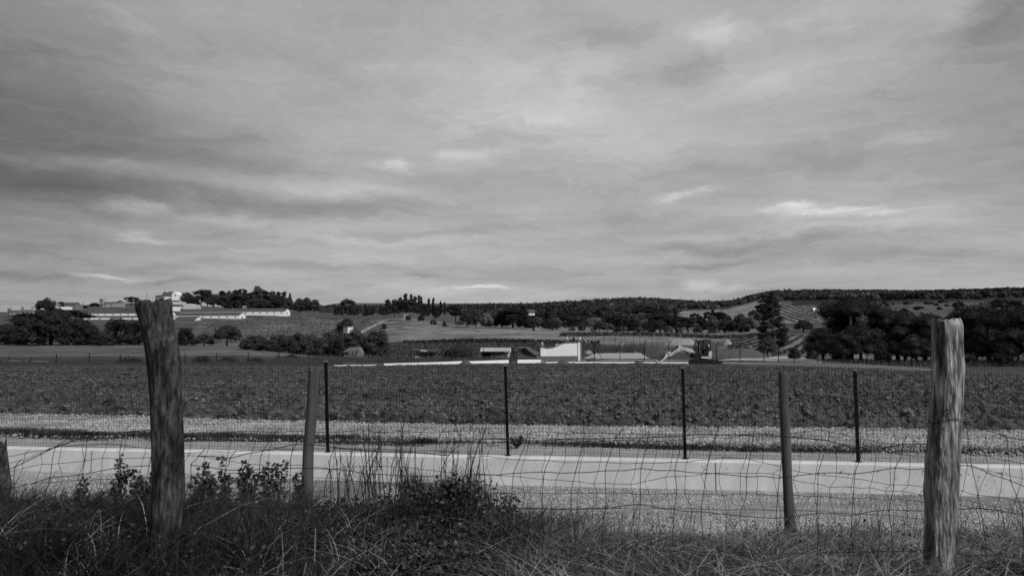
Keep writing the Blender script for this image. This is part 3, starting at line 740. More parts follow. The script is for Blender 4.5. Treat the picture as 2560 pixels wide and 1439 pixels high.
def proto_tall(i, n=1900, size=.034):
    r = random.Random(i*13+5); t = empty('eucalyptus_tree', (0, 0, -500)); lob = []
    for k in range(12):
        h = .22+.68*k/11; a = k*2.4+r.random(); q = r.uniform(.08, .34)*(1.2-h)
        lob.append((q*math.cos(a), q*math.sin(a), h, r.uniform(.16, .32)*(1.2-.62*h), r.uniform(.16, .32)*(1.2-.62*h), r.uniform(.05, .09)))
    crown('crown', lob, n, size, K['leafd'], t, core=.7, asp=.9)
    br = [([(0, 0, .3+.12*k), (.2*math.cos(k*2.4), .2*math.sin(k*2.4), .38+.12*k)], [.012, .004]) for k in range(4)]
    trunk(t, [(0, 0, -.04), (.02, 0, .3), (-.01, 0, .6), (.0, 0, .9)], [.035, .028, .020, .008], K['barkl'], br)
    return t
def proto_conifer(i, n=1300, size=.03, mt='leafd'):
    r = random.Random(i*17+5); t = empty('conifer_tree', (0, 0, -500)); lob = []
    for k in range(16):
        h = .10+.84*k/15; a = k*2.4+r.random(); q = .26*(1.03-h)
        lob.append((q*math.cos(a), q*math.sin(a), h, .22*(1.12-h)+.03, .22*(1.12-h)+.03, .05))
    crown('crown', lob, n, size, K[mt], t, core=.7)
    trunk(t, [(0, 0, -.04), (0, 0, .5), (0, 0, .96)], [.03, .02, .006])
    return t
PROTO = {}
for k in range(3): PROTO['umb%d' % k] = proto_umbrella(k)
for k in range(3): PROTO['rnd%d' % k] = proto_round(k)
for k in range(2): PROTO['drk%d' % k] = proto_round(k+5, mt='leafd', low=.0)
for k in range(2): PROTO['pal%d' % k] = proto_round(k+9, mt='leafl')
for k in range(3): PROTO['tal%d' % k] = proto_tall(k)
for k in range(2): PROTO['con%d' % k] = proto_conifer(k)
for k in range(3): PROTO['bush%d' % k] = proto_round(k+20, n=3000, size=.026, low=-.10, zr=1.6)
for k in range(2): PROTO['dbush%d' % k] = proto_round(k+30, n=2500, size=.028, low=-.10, mt='leafd', zr=1.5)
for k in range(2): PROTO['pbush%d' % k] = proto_round(k+40, n=900, size=.034, low=-.08, mt='leafl')
NAME = {'umb': 'umbrella_pine', 'big': 'umbrella_pine', 'rnd': 'broadleaf_tree', 'drk': 'evergreen_tree', 'pal': 'pale_tree', 'tal': 'eucalyptus_tree', 'con': 'conifer_tree',
        'bush': 'shrub', 'dbush': 'shrub', 'pbush': 'shrub'}
CAT = {'umb': 'pine tree', 'big': 'pine tree', 'rnd': 'tree', 'drk': 'tree', 'pal': 'tree', 'tal': 'eucalyptus', 'con': 'conifer', 'bush': 'bush', 'dbush': 'bush', 'pbush': 'bush'}
USED = set()
def put(kind, x, y, z, w, h, label, group=None, rot=None, dep=None):
    p = PROTO[kind]; base = kind.rstrip('0123456789')
    r = p.copy(); r.name = NAME[base]; COL.objects.link(r)
    for k in list(r.keys()):
        del r[k]
    r.location = (float(x), float(y), float(z)); r.scale = (float(w), float(dep or w), float(h)); r.rotation_euler = (0, 0, random.uniform(0, 6.28) if rot is None else rot)
    for ch in p.children:
        c = ch.copy(); COL.objects.link(c); c.parent = r
    tag(r, label, CAT[base], group)
    return r
def tree(kind, px, top, w, D, label, group=None, base=None, sink=0.0, rot=None):
    """px: azimuth, top: photo row of the tree top, w: width in photo px, D: depth"""
    q = P(px, 860, D); z = float(H(q[0], D)) if base is None else P(px, base, D)[2]
    z -= sink; zt = P(px, top, D)[2]; h = max(zt-z, .4)
    rr = np.hypot(1, (px-1280)/F)
    return put(kind, q[0], D, z, w*M(D)*1.0, h, label, group, rot)
# detailed stone pines of the grove on the right (own meshes)
for k in range(4): PROTO['big%d' % k] = proto_umbrella(k+50, n=15000, size=.0105, lift=.16)

for k in range(2): PROTO['bgr%d' % k] = proto_round(k+70, n=14000, size=.0115, mt='leafd', low=.06)
NAME['bgr'] = 'umbrella_pine'; CAT['bgr'] = 'pine tree'
# ---- grove on the right
tree('big0', 2128, 745, 178, 86, 'tallest umbrella pine at the left edge of the dark grove', base=899)
tree('bgr0', 2056, 812, 110, 84, 'low dark evergreen leaning out left of the tall umbrella pine', base=897)
tree('big1', 2235, 772, 150, 92, 'umbrella pine just right of the tallest pine in the grove', base=899)
tree('big2', 2318, 788, 160, 88, 'umbrella pine directly left of the pale weathered post', base=903)
tree('bgr1', 2395, 775, 150, 84, 'umbrella pine hidden behind the pale weathered post', base=908)
tree('big0', 2470, 764, 190, 78, 'umbrella pine with two visible trunks right of the pale post', base=921)
tree('big1', 2572, 760, 190, 74, 'umbrella pine cut by the right edge of the picture', base=926)
tree('big2', 2520, 785, 150, 96, 'umbrella pine deeper in the grove at the far right', base=905)
tree('bgr1', 2150, 800, 130, 82, 'dark undergrowth tree below the tallest umbrella pine', base=900)
tree('bgr0', 2262, 808, 120, 88, 'small dark tree under the second umbrella pine', base=900)
tree('dbush0', 2503, 880, 70, 66, 'round dark bush between the grove trunks at the right edge', base=927)
tree('dbush1', 2420, 885, 46, 68, 'low dark bush right beside the pale weathered post', base=922)
tree('dbush0', 2205, 868, 50, 84, 'low dark bush at the foot of the grove', base=902)
tree('dbush1', 2100, 868, 56, 86, 'small dark bush at the left foot of the grove', base=899)
tree('bgr0', 2545, 812, 120, 90, 'small tree behind the round bush at the right edge', base=915)
def tall_pine():
    D = 118; q = P(1932, 886, D); t = empty('tall_pine', (q[0], D, float(H(q[0], D))))
    tag(t, 'tall ragged pine with a thin leading shoot standing alone before the vine rows', 'pine tree')
    h = P(1932, 722, D)[2]-float(H(q[0], D)); m = M(D); lob = []
    for k in range(34):
        f = (k+.5)/34; z = h*(.16+.74*f); a = k*2.4+random.random(); R_ = (50*(1.02-f)**.6*(.55+.45*min(1, f*4))+3)*m*random.uniform(.45, 1.0)
        if f > .85: R_ *= .4
        s = random.uniform(.6, 1.15)*(1.1-.6*f); lob.append((R_*.75*math.cos(a), R_*.75*math.sin(a), z, s*1.05, s*1.05, s*.5))
    lob.append((.1, 0, h*.93, .3, .3, .45))
    crown('crown', lob, 15000, .085, K['leafd'], t, core=.55, under=.5)
    br = [([(0, 0, h*(.2+.6*k/12)), (30*m*math.cos(k*2.4)*(1-.04*k), 30*m*math.sin(k*2.4)*(1-.04*k), h*(.24+.6*k/12))], [.07, .02]) for k in range(12)]
    trunk(t, [(0, 0, -.2), (.1, 0, h*.3), (0, 0, h*.6), (.05, 0, h*.9), (.05, 0, h*1.01)], [.20, .16, .11, .04, .012], branches=br)
tall_pine()
tree('rnd2', 1918, 838, 58, 112, 'round leafy tree at the foot of the tall ragged pine', base=890)
tree('dbush1', 1985, 866, 36, 100, 'round dark bush beside the pale road right of the tall pine')
tree('dbush0', 2026, 876, 32, 98, 'smaller dark bush next to the pale road under the vine rows')
tree('rnd1', 2010, 797, 56, 300, 'dark tree between the two vine fields')
# ---- left tree line
tree('bgr1', 2108, 764, 130, 90, 'rounded dark crown just behind the tallest pine of the grove', base=899)
tree('bgr0', 2110, 826, 90, 80, 'low dark crown at the front of the left grove edge', base=900)
tree('bgr1', 2290, 832, 100, 80, 'low dark crown in the front middle of the grove', base=905)
tree('bgr0', 2330, 775, 130, 98, 'tall dark crown behind the middle of the grove', base=899)
tree('bgr1', 2500, 792, 140, 95, 'dark crown between the two pines at far right', base=903)
tree('bgr0', 2345, 806, 110, 84, 'dark low crown filling the gap left of the pale post', base=903)
tree('bgr1', 2205, 790, 110, 94, 'dark crown between the two tallest pines of the grove', base=899)
tree('bgr1', 2440, 800, 110, 92, 'dark crown just right of the pale weathered post', base=905)
lt = [('drk0', 14, 800, 90, 205, 'dark evergreen at the far left edge of the tree line'), ('drk1', 62, 785, 110, 208, 'dark spreading tree second from the left edge'),
 ('drk1', 128, 767, 150, 204, 'largest dark rounded pine of the left tree line'), ('drk0', 190, 782, 105, 202, 'dark pine leaning right below the long white barns'),
 ('drk0', 228, 805, 60, 200, 'smaller dark tree where the left grove ends'), ('drk1', 300, 790, 100, 206, 'dark pine just left of the dark timber post'),
 ('drk1', 345, 796, 80, 208, 'dark pine half hidden by the dark timber post'), ('drk0', 395, 812, 70, 205, 'dark tree behind the dark timber post'),
 ('drk1', 465, 816, 56, 203, 'dark rounded tree just right of the dark timber post'), ('rnd2', 510, 832, 60, 200, 'low bushy tree between two dark trees in the left meadow'),
 ('rnd0', 567, 808, 78, 198, 'dark fan shaped tree with a slanting trunk at the meadow edge'), ('drk0', 262, 826, 56, 196, 'low dark tree in the gap before the white barns')]
for a in lt: tree(*a, base=866 if a[1] < 520 else 861)
tree('umb0', 113, 746, 52, 330, 'small umbrella pine on the skyline above the left grove')
tree('umb1', 148, 754, 20, 340, 'little tree beside the skyline umbrella pine', base=772)
tree('rnd1', 160, 772, 150, 300, 'broad dark tree mass behind the left grove', base=800)
tree('drk0', 70, 778, 110, 300, 'dark tree crown below the skyline houses at left', base=806)
tree('umb2', 324, 742, 40, 560, 'domed tree on the skyline right of the small white houses', base=762)
tree('dbush0', 296, 750, 20, 560, 'small bush left of the domed skyline tree', base=760)
tree('dbush1', 232, 756, 30, 560, 'dark bush on the skyline beside the water tank', base=766)
tree('dbush0', 205, 762, 24, 560, 'dark bush on the skyline left of the water tank', base=770)
tree('bush0', 350, 750, 26, 600, 'low scrub on the skyline left of the dark post', base=757)
# ---- clump of bushes in the middle left
cl = [('bush0', 640, 838, 92, 150, 872), ('bush1', 668, 848, 80, 140, 878), ('bush2', 700, 835, 90, 148, 880), ('drk0', 742, 824, 56, 152, 880), ('bush0', 722, 848, 76, 136, 882),
 ('bush1', 775, 834, 76, 150, 882), ('bush2', 760, 850, 80, 130, 886), ('drk1', 800, 846, 64, 134, 886), ('bush0', 836, 824, 80, 142, 886), ('bush1', 820, 840, 86, 126, 890),
 ('bush2', 862, 836, 92, 122, 892), ('bush0', 615, 846, 46, 145, 868), ('rnd2', 890, 818, 70, 130, 892)]
ds = ['leftmost low round bush of the big clump', 'low bush at the front left of the clump', 'wide bush rising behind the front of the clump', 'upright dark tree poking above the left half of the clump', 'rounded front bush below the upright dark tree',
 'bush behind the centre of the clump', 'rounded front bush at the centre of the clump', 'dark bush filling the middle of the clump', 'tall bush below the small white hut in the clump', 'front bush left of the tiled hut in the clump',
 'large front bush directly above the tiled hut', 'smallest bush at the left tip of the clump', 'tree between the tiled hut and the big dark oval tree']
for a, d in zip(cl, ds): tree(a[0], a[1], a[2], a[3], a[4], d, 'bushes of the clump in the meadow', base=a[5])
tree('drk1', 936, 819, 96, 118, 'big dark oval tree at the right end of the bush clump', base=896)
tree('rnd0', 862, 789, 58, 255, 'round tree directly behind the small white hut')
# ---- hilltop wood on the left (skyline)
r_ = random.Random(3)
tops0 = [(465, 727, 36, 'rnd0'), (482, 738, 30, 'drk0'), (500, 724, 34, 'umb0'), (515, 721, 30, 'rnd1'), (532, 732, 34, 'drk1'), (552, 722, 24, 'tal0'), (568, 722, 28, 'rnd0'), (585, 719, 18, 'tal1'), (596, 717, 12, 'tal2'), (608, 717, 18, 'tal0'), (560, 736, 40, 'rnd2'),
 (600, 734, 46, 'umb1'), (625, 726, 30, 'tal1'), (643, 711, 40, 'rnd2'), (660, 722, 26, 'tal2'), (678, 724, 22, 'rnd1'), (693, 724, 18, 'tal1'), (707, 724, 16, 'tal2'), (722, 732, 16, 'con0'), (655, 745, 42, 'drk0'), (690, 742, 44, 'drk1'), (630, 742, 40, 'rnd0'), (718, 744, 30, 'rnd1'), (530, 740, 40, 'rnd1'), (575, 742, 40, 'drk0')]
tops = [(a, b+(3 if d[:3] == 'tal' else 0), c*(1.7 if d[:3] in ('tal', 'con') else 1.25), d) for a, b, c, d in tops0]
for px, top, w, k in tops:
    nm = {'tal': 'slender open crowned tree', 'con': 'narrow pointed conifer', 'umb': 'domed pine', 'rnd': 'bushy tree', 'drk': 'dense dark tree'}[k[:3]]
    D = 575 if top > 730 else 600
    tree(k, px, top, w, D, f'{nm} in the hilltop wood right of the white house', 'hilltop wood right of the white house', base=764 if px < 560 else 772)
tree('rnd2', 655, 746, 34, 545, 'round dark bush before the hilltop wood, above the long barn', base=768)
tree('dbush0', 596, 753, 18, 530, 'small round bush on the hill between house and long barn', base=770)
tree('dbush1', 619, 757, 13, 530, 'smallest bush standing alone above the long barn', base=772)
hp = [(745, 743, 34, 'rnd1'), (765, 741, 34, 'rnd2'), (785, 745, 32, 'rnd0'), (750, 752, 34, 'drk0'), (772, 756, 30, 'umb1'), (735, 757, 26, 'rnd1'), (710, 760, 30, 'rnd0')]
for px, top, w, k in hp: tree(k, px, top, w, 560, 'tree in the paler group right of the hilltop wood', 'paler trees right of the hilltop wood', base=779)
tree('pbush0', 822, 766, 26, 500, 'pale rounded shrub left of the tall domed pine', base=782)
tree('pbush1', 806, 770, 24, 500, 'pale low shrub further left of the tall domed pine', base=781)
tree('umb2', 868, 748, 42, 470, 'tall domed pine rising alone above the far treeline', base=787)
tree('drk1', 882, 772, 20, 440, 'dark bush at the right foot of the tall domed pine', base=788)
tree('dbush0', 914, 777, 18, 430, 'small round bush in front of the far treeline', base=789)
for i, px in enumerate(np.arange(836, 985, 9.5)):
    k = ['con0', 'drk0', 'con1', 'rnd1'][i % 4]; top = 762-(i % 3)*2+r_.uniform(-2, 3)
    if 850 < px < 885: top = 768
    tree(k, px, top, 17, 480+r_.uniform(-20, 30), 'small dark tree in the far treeline left of the eucalyptus', 'far treeline left of the eucalyptus', base=788)
eu = [(968, 746, 34, 'tal0'), (985, 745, 28, 'rnd1'), (1000, 741, 26, 'tal1'), (1012, 731, 22, 'tal2'), (1027, 732, 20, 'tal0'), (1036, 738, 24, 'tal1'), (1046, 735, 16, 'tal2'), (1052, 738, 14, 'tal0'), (1071, 743, 16, 'tal1'), (1082, 742, 14, 'tal2'), (1101, 750, 13, 'tal0'), (1111, 753, 13, 'tal1'), (1060, 756, 30, 'drk1'), (1090, 762, 26, 'drk0')]
for px, top, w, k in eu: tree(k, px, top, w, 425+r_.uniform(-12, 12), 'tall slender eucalyptus behind the umbrella pine and pale shed', 'eucalyptus stand above the slope', base=792)
tree('umb0', 1015, 748, 66, 385, 'wide umbrella pine over the small pale shed', base=788)
tree('umb1', 1139, 762, 44, 385, 'umbrella pine right of the eucalyptus stand', base=803)
tree('tal2', 1090, 765, 22, 380, 'thin eucalyptus in front at the right of the stand', base=800)
for (px, top, w, k, d) in [(1020, 786, 18, 'dbush1', 'dark bush touching the pale shed'), (1052, 787, 20, 'dbush0', 'bush between the pale shed and the eucalyptus'), (1083, 797, 20, 'bush1', 'bush below the eucalyptus, left of a pair'), (1111, 802, 14, 'dbush0', 'small dark bush below the eucalyptus, right of a pair'), (960, 808, 18, 'bush2', 'single small shrub on the pale slope')]:
    tree(k, px, top, w, 330, d, base=top+14)
# trees along the far side of the pale band
mid = [(1165, 775, 40, 'rnd0'), (1190, 768, 36, 'rnd1'), (1215, 778, 40, 'pal0'), (1235, 790, 26, 'drk0'), (1283, 770, 82, 'umb1'), (1255, 772, 50, 'drk1'), (1312, 776, 50, 'drk0'), (1345, 790, 44, 'rnd1'), (1325, 792, 36, 'drk1'), (1382, 793, 46, 'drk0'), (1372, 796, 40, 'drk1'),
 (1208, 799, 16, 'bush0'), (1221, 799, 18, 'bush1'), (1180, 796, 30, 'bush2'), (1150, 800, 30, 'pbush0'), (1432, 792, 42, 'umb2'), (1455, 803, 22, 'bush0'), (1430, 812, 22, 'pbush1'), (1485, 812, 20, 'pbush0'), (1500, 800, 40, 'rnd2'), (1520, 808, 42, 'rnd1'), (1545, 812, 30, 'bush1'),
 (1560, 792, 70, 'umb0'), (1585, 802, 50, 'drk0'), (1620, 800, 44, 'drk1'), (1650, 796, 46, 'rnd0'), (1690, 790, 90, 'umb1'), (1720, 795, 60, 'umb2'), (1650, 782, 80, 'umb0'), (1600, 814, 26, 'pbush0'), (1632, 816, 24, 'bush1'), (1672, 812, 30, 'pbush1'), (1700, 816, 22, 'pbush0'), (1745, 814, 30, 'bush2'),
 (1775, 800, 46, 'rnd0'), (1790, 812, 30, 'pbush0'), (1815, 796, 50, 'rnd1'), (1835, 806, 36, 'bush0'), (1850, 780, 44, 'rnd2'), (1875, 790, 40, 'rnd0'), (1812, 784, 16, 'drk0'), (1780, 820, 24, 'bush1'), (1860, 814, 34, 'bush2')]
dd = {'umb': 'dark flat topped umbrella pine', 'rnd': 'bushy mid grey tree', 'drk': 'dense dark tree', 'pal': 'pale leafed tree', 'bus': 'rounded shrub', 'pbu': 'pale rounded shrub'}
for px, top, w, k in mid:
    side = 'left of the vine field' if px > 1740 else ('behind the excavator' if px > 1560 else ('beyond the gate wall' if px > 1330 else 'behind the corrugated shed'))
    tree(k, px, top, w, 355+r_.uniform(-10, 25), f'{dd[k[:3]]} along the far meadow edge {side}', f'{dd[k[:3]]}s along the meadow edge {side}', base=float(np.interp(px, [1150, 1350, 1500, 1900], [812, 822, 829, 832])))
tree('con0', 1334, 807, 12, 300, 'tiny conifer standing by itself in the pale meadow', base=828)
# wooded hills: individual trees where they show largest
kinds = ['umb0', 'umb1', 'umb2', 'rnd0', 'rnd1', 'rnd2', 'drk0', 'drk1', 'pal0', 'pal1', 'con0', 'tal0', 'tal1', 'pbush0']
hd = {'umb': 'umbrella pine among the trees on the wooded hill', 'rnd': 'bushy tree on the wooded hill', 'drk': 'dark dense tree on the wooded hill', 'pal': 'pale leafed tree on the wooded hill', 'con': 'pointed conifer on the wooded hill', 'tal': 'slender tree on the wooded hill', 'pbu': 'pale shrub on the wooded hill'}
def clear(px, D):
    q = np.array([px]), np.array([D])
    for t, poly in (ZONES[11], ZONES[12], ZONES[14]):
        if poly_mask(q[0], q[1], poly)[0]: return True
    return False
cnt = 0
for i in range(900):
    if cnt >= 190: break
    px = r_.uniform(1140, 2620); D = 400*math.exp(r_.random()**.8*math.log(2.0))
    if px < 1300 and D < 430: continue
    if 1860 < px < 2060 and D < 640 and px > 1925: continue
    if clear(px, D) or clear(px, D*1.04): continue
    if px > 2200 and 400 < D < 640: continue
    k = kinds[int(r_.random()**1.2*len(kinds)) % len(kinds)] if px < 1900 else r_.choice(['umb0', 'umb1', 'umb2', 'drk0', 'drk1', 'rnd0'])
    if r_.random() < .25 and px < 1900: k = r_.choice(['pal0', 'pal1', 'rnd0', 'pbush1'])
    h = {'umb': 8.5, 'rnd': 7, 'drk': 7.5, 'pal': 6, 'con': 10, 'tal': 11, 'pbu': 4.0}[k[:3]]*r_.uniform(.75, 1.15)
    w = h*{'umb': 1.3, 'rnd': 1.1, 'drk': 1.0, 'pal': 1.2, 'con': .45, 'tal': .5, 'pbu': 1.6}[k[:3]]*r_.uniform(.85, 1.25)
    q = P(px, 800, D); side = 'right' if px > 1880 else 'centre'
    put(k, q[0], D, float(H(q[0], D))-.5, w, h, hd[k[:3]]+(' at right' if side == 'right' else ' at centre'), 'trees on the wooded hill '+side); cnt += 1
# a few named pines on the right hill
for px, top, w, D, b in [(2510, 742, 90, 420, 770), (2545, 748, 70, 400, 772), (2400, 752, 46, 520, 768), (2270, 752, 26, 560, 762), (2300, 764, 40, 480, 772)]:
    tree('drk%d' % (px % 2), px, top, w*.8, D, 'flat crowned pine on the upper meadow beyond the grove', 'pines on the upper right meadow', base=b)
for i in range(46):
    px = r_.uniform(2190, 2600); D = r_.uniform(410, 640); q = P(px, 800, D); h = r_.uniform(1.2, 3.4)
    if i % 3 == 0: D = r_.uniform(600, 660); q = P(px, 800, D)
    put(r_.choice(['bush0', 'bush1', 'dbush0', 'dbush1']), q[0], D, float(H(q[0], D))-.2, h*r_.uniform(1.3, 2.6), h, 'low dark bush dotted over the upper right meadow', 'bushes on the upper right meadow')
# the far forest as one mass
def far_forest():
    Vs = []; Fs = []; off = 0; TN = []
    bm = bmesh.new(); bmesh.ops.create_icosphere(bm, subdivisions=1, radius=1)
    B = np.array([v.co[:] for v in bm.verts]); BF = np.array([[v.index for v in f.verts] for f in bm.faces]); bm.free()
    g = np.random.default_rng(31)
    for i in range(7000):
        px = g.uniform(620, 2760); D = 700*math.exp(g.random()*math.log(2.3))
        if px < 1180 and D < 900: continue
        if clear(px, D) or clear(px, D*1.06): continue
        X = (px-1280)/F*D; z = float(H(X, D)); kind = g.random()
        tone = g.uniform(.55, 1.25)*(1+.8*float(fbm(np.array(X/70.), np.array(D/90.), 2)))*(2.1 if g.random() < .15 else 1)
        if px < 1500: tallp = .85
        elif px < 1760: tallp = .6
        elif px < 2030: tallp = .25
        else: tallp = .0
        if kind < (tallp if D > 950 else tallp*.3): h = g.uniform(6, 9.5); w = h*g.uniform(.13, .24); n = 26; cone = True
        else: h = g.uniform(5.5, 8.5); w = h*g.uniform(.5, .75); n = 34; cone = False
        d = g.standard_normal((n, 3)); d /= np.linalg.norm(d, axis=1)[:, None]; d[:, 2] = np.abs(d[:, 2])*.9+.02
        f = g.random(n)
        if cone:
            hh = h*(.15+.85*f); rr = w*(1.1-f)**.7; C = np.stack([d[:, 0]*rr, d[:, 1]*rr, hh], 1); s = h*.09
        else:
            C = np.stack([d[:, 0]*w, d[:, 1]*w, h*.45+d[:, 2]*h*.52], 1); s = h*.12
        Nn = d+g.standard_normal((n, 3))*.5; Nn /= np.linalg.norm(Nn, axis=1)[:, None]
        V, Q = leafq(C, Nn, s); V = V+np.array((X, D, z-.3)); Vs.append(V); Fs.append(Q+off); off += len(V); TN.append(np.full(len(V), tone))
        bs = np.array((w*.55, w*.55, h*(.42 if cone else .38))); V = B*bs+np.array((X, D, z+h*(.45 if cone else .5)))
        Vs.append(V); Fs.append(np.hstack([BF, BF[:, 2:3]])+off); off += len(V); TN.append(np.full(len(V), tone))
    V = np.vstack(Vs); Q = np.vstack(Fs); 
    tri = Q[:, 2] == Q[:, 3]
    o1 = [list(map(int, q)) for q in Q[~tri]]+[list(map(int, q[:3])) for q in Q[tri]]
    tag(mk('forest', V, o1, K['leaff'], attr=np.concatenate(TN)), 'far dark forest covering the hill ridges along the skyline', kind='stuff')
K['leaff'] = mat('forest_foliage', .022, .055, .03, rough=.9, detail=6, spec=.05, attr=True)
far_forest()
for k, p in list(PROTO.items()):
    for ch in list(p.children): bpy.data.objects.remove(ch)
    bpy.data.objects.remove(p)
# ------------------------------------------------------------------ buildings and site objects
class Frame:
    """local metres of a thing: x right, y away, z up, origin at the ground under photo point (px, base) at depth D"""
    def __init__(s, name, px, base, D, label, cat, group=None, rz=0, ground=False):
        s.o = P(px, base, D); s.D = D; s.px = px; s.base = base
        if ground: s.o[2] = float(H(s.o[0], D))
        s.t = empty(name, s.o, rz); tag(s.t, label, cat, group)
    def x(s, px): return (P(px, s.base, s.D)-s.o)[0]
    def z(s, py): return P(s.px, py, s.D)[2]-s.o[2]
def gable_house(f, x0, x1, zw, zr, dep, wm, rm, wins=(), over=.25, gable_right=0.0, winz=(.45, .62), sink=1.0):
    """ridge along x; walls (x0..x1, 0..dep), eaves zw, ridge zr"""
    b = MB(); V = []
    for x in (x0, x1): V += [(x, 0, -sink), (x, 0, zw), (x, dep/2, zr), (x, dep, zw), (x, dep, -sink)]
    b.add(V, [(0, 1, 2, 3, 4)[::-1], (5, 6, 7, 8, 9), (0, 1, 6, 5)[::-1], (3, 4, 9, 8)[::-1], (1, 2, 7, 6)[::-1], (2, 3, 8, 7)[::-1]])
    w = b.build('wall', wm, f.t)
    r = MB(); s = (zr-zw)/(dep/2); e = over
    r.slab([(x0-e, -e, zw-s*e+.03), (x1+e, -e, zw-s*e+.03), (x1+e, dep/2, zr+.03), (x0-e, dep/2, zr+.03)], .12)
    r.slab([(x0-e, dep/2, zr+.03), (x1+e, dep/2, zr+.03), (x1+e, dep+e, zw-s*e+.03), (x0-e, dep+e, zw-s*e+.03)], .12)
    r.build('roof', rm, f.t)
    for (wx, ww) in wins:
        m = MB().box((wx-ww/2, -.06, zw*winz[0]), (wx+ww/2, .02, zw*winz[1]+.0)); m.build('window', K['dark'], f.t)
    return f
def rz_for_gable(D, px): return 0
# three long barns (each seen from its long side, the right gable turned to us)
def barn(pxl, pxr, yr, D, hw, hr, dep, rz, label, nw, yl=None):
    """right front corner at (pxr, yr); runs to the left"""
    f = Frame('long_barn', pxr, yr, D, label, 'barn', 'long white barns on the hillside', rz)
    L = abs(f.x(pxl))/math.cos(rz)
    wins = [(-L+L*(k+.5)/nw, .9) for k in range(nw)]
    gable_house(f, -L, 0, hw, hr, dep, K['white'], K['roofdark'], wins, over=.3, winz=(.48, .74))
    m = MB().box((.02, dep*.35, hw*.2), (.07, dep*.5, hw*.75)); m.build('door', K['greyrender'], f.t)
    return f
barn(430, 712, 787, 505, 2.8, 4.6, 8, R(-9), 'longest white barn on the hill, farthest to the right', 15)
barn(212, 425, 791, 470, 2.3, 3.4, 7, R(-2), 'long white barn left of the dark post, uppermost row', 11)
barn(425, 598, 798, 470, 2.9, 4.6, 8, R(-9), 'middle white barn row right of the dark post', 8)
barn(205, 425, 802, 445, 2.3, 3.2, 7, R(-2), 'long white barn left of the dark post, middle row', 8)
barn(432, 486, 812, 445, 3.0, 5.2, 8, R(-9), 'shortest white barn with door gable, lowest right of the dark post', 2)
barn(225, 415, 819, 425, 3.2, 4.4, 8, R(-2), 'long white barn left of the dark post, lowest row', 5)
f = Frame('hill_barn', 427, 778, 560, 'large white barn with broad gable above the long barns', 'barn')
gable_house(f, 0, f.x(478), 3.8, 5.3, 10, K['white'], K['roofdark'], [(f.x(453), 1.2), (f.x(462), 1.6)], winz=(.1, .5)); 
b = MB().prism([(f.x(459), -.6), (f.x(489), -.6), (f.x(489), 4.2), (f.x(475), 5.8), (f.x(462), 5.4), (f.x(459), 4.6)], -1.5, 10); b.build('gable_wing', K['palewall'], f.t)
f = Frame('white_house', 403, 749, 610, 'white two storey house with dark roof on the hill crest', 'house')
gable_house(f, f.x(404), f.x(436), 3.4, 7.0, 9, K['white'], K['roofdark'], [(f.x(412), 1), (f.x(424), 1)], over=.4)
b = MB().prism([(f.x(431), -.6), (f.x(447), -.6), (f.x(447), 4.2), (f.x(437.5), 6.7), (f.x(431), 5)], -1.2, 9); b.build('gable_wing', K['white'], f.t)
MB().box((f.x(438), -1.3, 3), (f.x(441), -1.18, 4.4)).build('window', K['greyrender'], f.t)
MB().box((f.x(410), 3.2, 6.6), (f.x(412), 4.2, 8.1)).build('chimney', K['white'], f.t)
f = Frame('stone_shed', 388, 750, 605, 'low dark shed left of the white hilltop house', 'shed'); gable_house(f, 0, f.x(403), 3.0, 4.2, 6, K['brick'], K['roofdark'])
f = Frame('white_cottage', 258, 765, 540, 'small white cottage right of the water tank on the skyline', 'house')
gable_house(f, 0, f.x(276), 2.0, 3.2, 6, K['dimwall'], K['rooftile'], [(f.x(264), .8)])
f = Frame('white_cottage', 278, 764, 540, 'wider white cottage nearer the domed skyline tree', 'house')
gable_house(f, 0, f.x(302), 2.2, 3.1, 6, K['dimwall'], K['rooftile'], [(f.x(282), 1.0), (f.x(294), .8)])
f = Frame('farm_building', 152, 773, 420, 'dark walled farm building with a pale lean-to on the skyline', 'building')
gable_house(f, f.x(156), f.x(186), 2.6, 4.0, 6, K['greyrender'], K['roofdark'])
MB().box((f.x(157), -2.5, -3), (f.x(181), -.1, 1.3)).build('lean_to', K['white'], f.t)
MB().box((f.x(187), 0, -2), (f.x(197), 4, 2.8)).build('side_block', K['brick'], f.t)
f = Frame('village_house', 22, 788, 400, 'small white house furthest left under the skyline', 'house'); gable_house(f, 0, f.x(41), 1.9, 2.8, 5, K['dimwall'], K['rooftile'], [(f.x(30), 1.0)])
f = Frame('village_house', 46, 787, 400, 'second small white house from the left edge', 'house'); gable_house(f, 0, f.x(72), 1.9, 2.8, 5, K['dimwall'], K['rooftile'], [(f.x(58), 1.2)])
def tank(px, base, top, D, w, label):
    f = Frame('water_tank', px, base, D, label, 'water tank'); h = f.z(top); r = w*M(D)/2
    for a in range(4): MB().tube([(r*.7*math.cos(a*1.57+.8), r*.7*math.sin(a*1.57+.8), -2), (r*.7*math.cos(a*1.57+.8), r*.7*math.sin(a*1.57+.8), h*.4)], .15, 6).build('leg', K['greyrender'], f.t)
    MB().tube([(0, 0, h*.35), (0, 0, h*.4), (0, 0, h*.92), (0, 0, h)], [r*.5, r, r, r*.35], 12).build('tank', K['greyrender'], f.t, smooth=False)
tank(253, 762, 746, 540, 8.5, 'grey water tank on legs beside the skyline cottages')
tank(23, 782, 770, 400, 8, 'small grey water tank above the leftmost houses')
tank(56, 780, 766, 430, 5, 'thin grey chimney-like tank behind the leftmost houses')
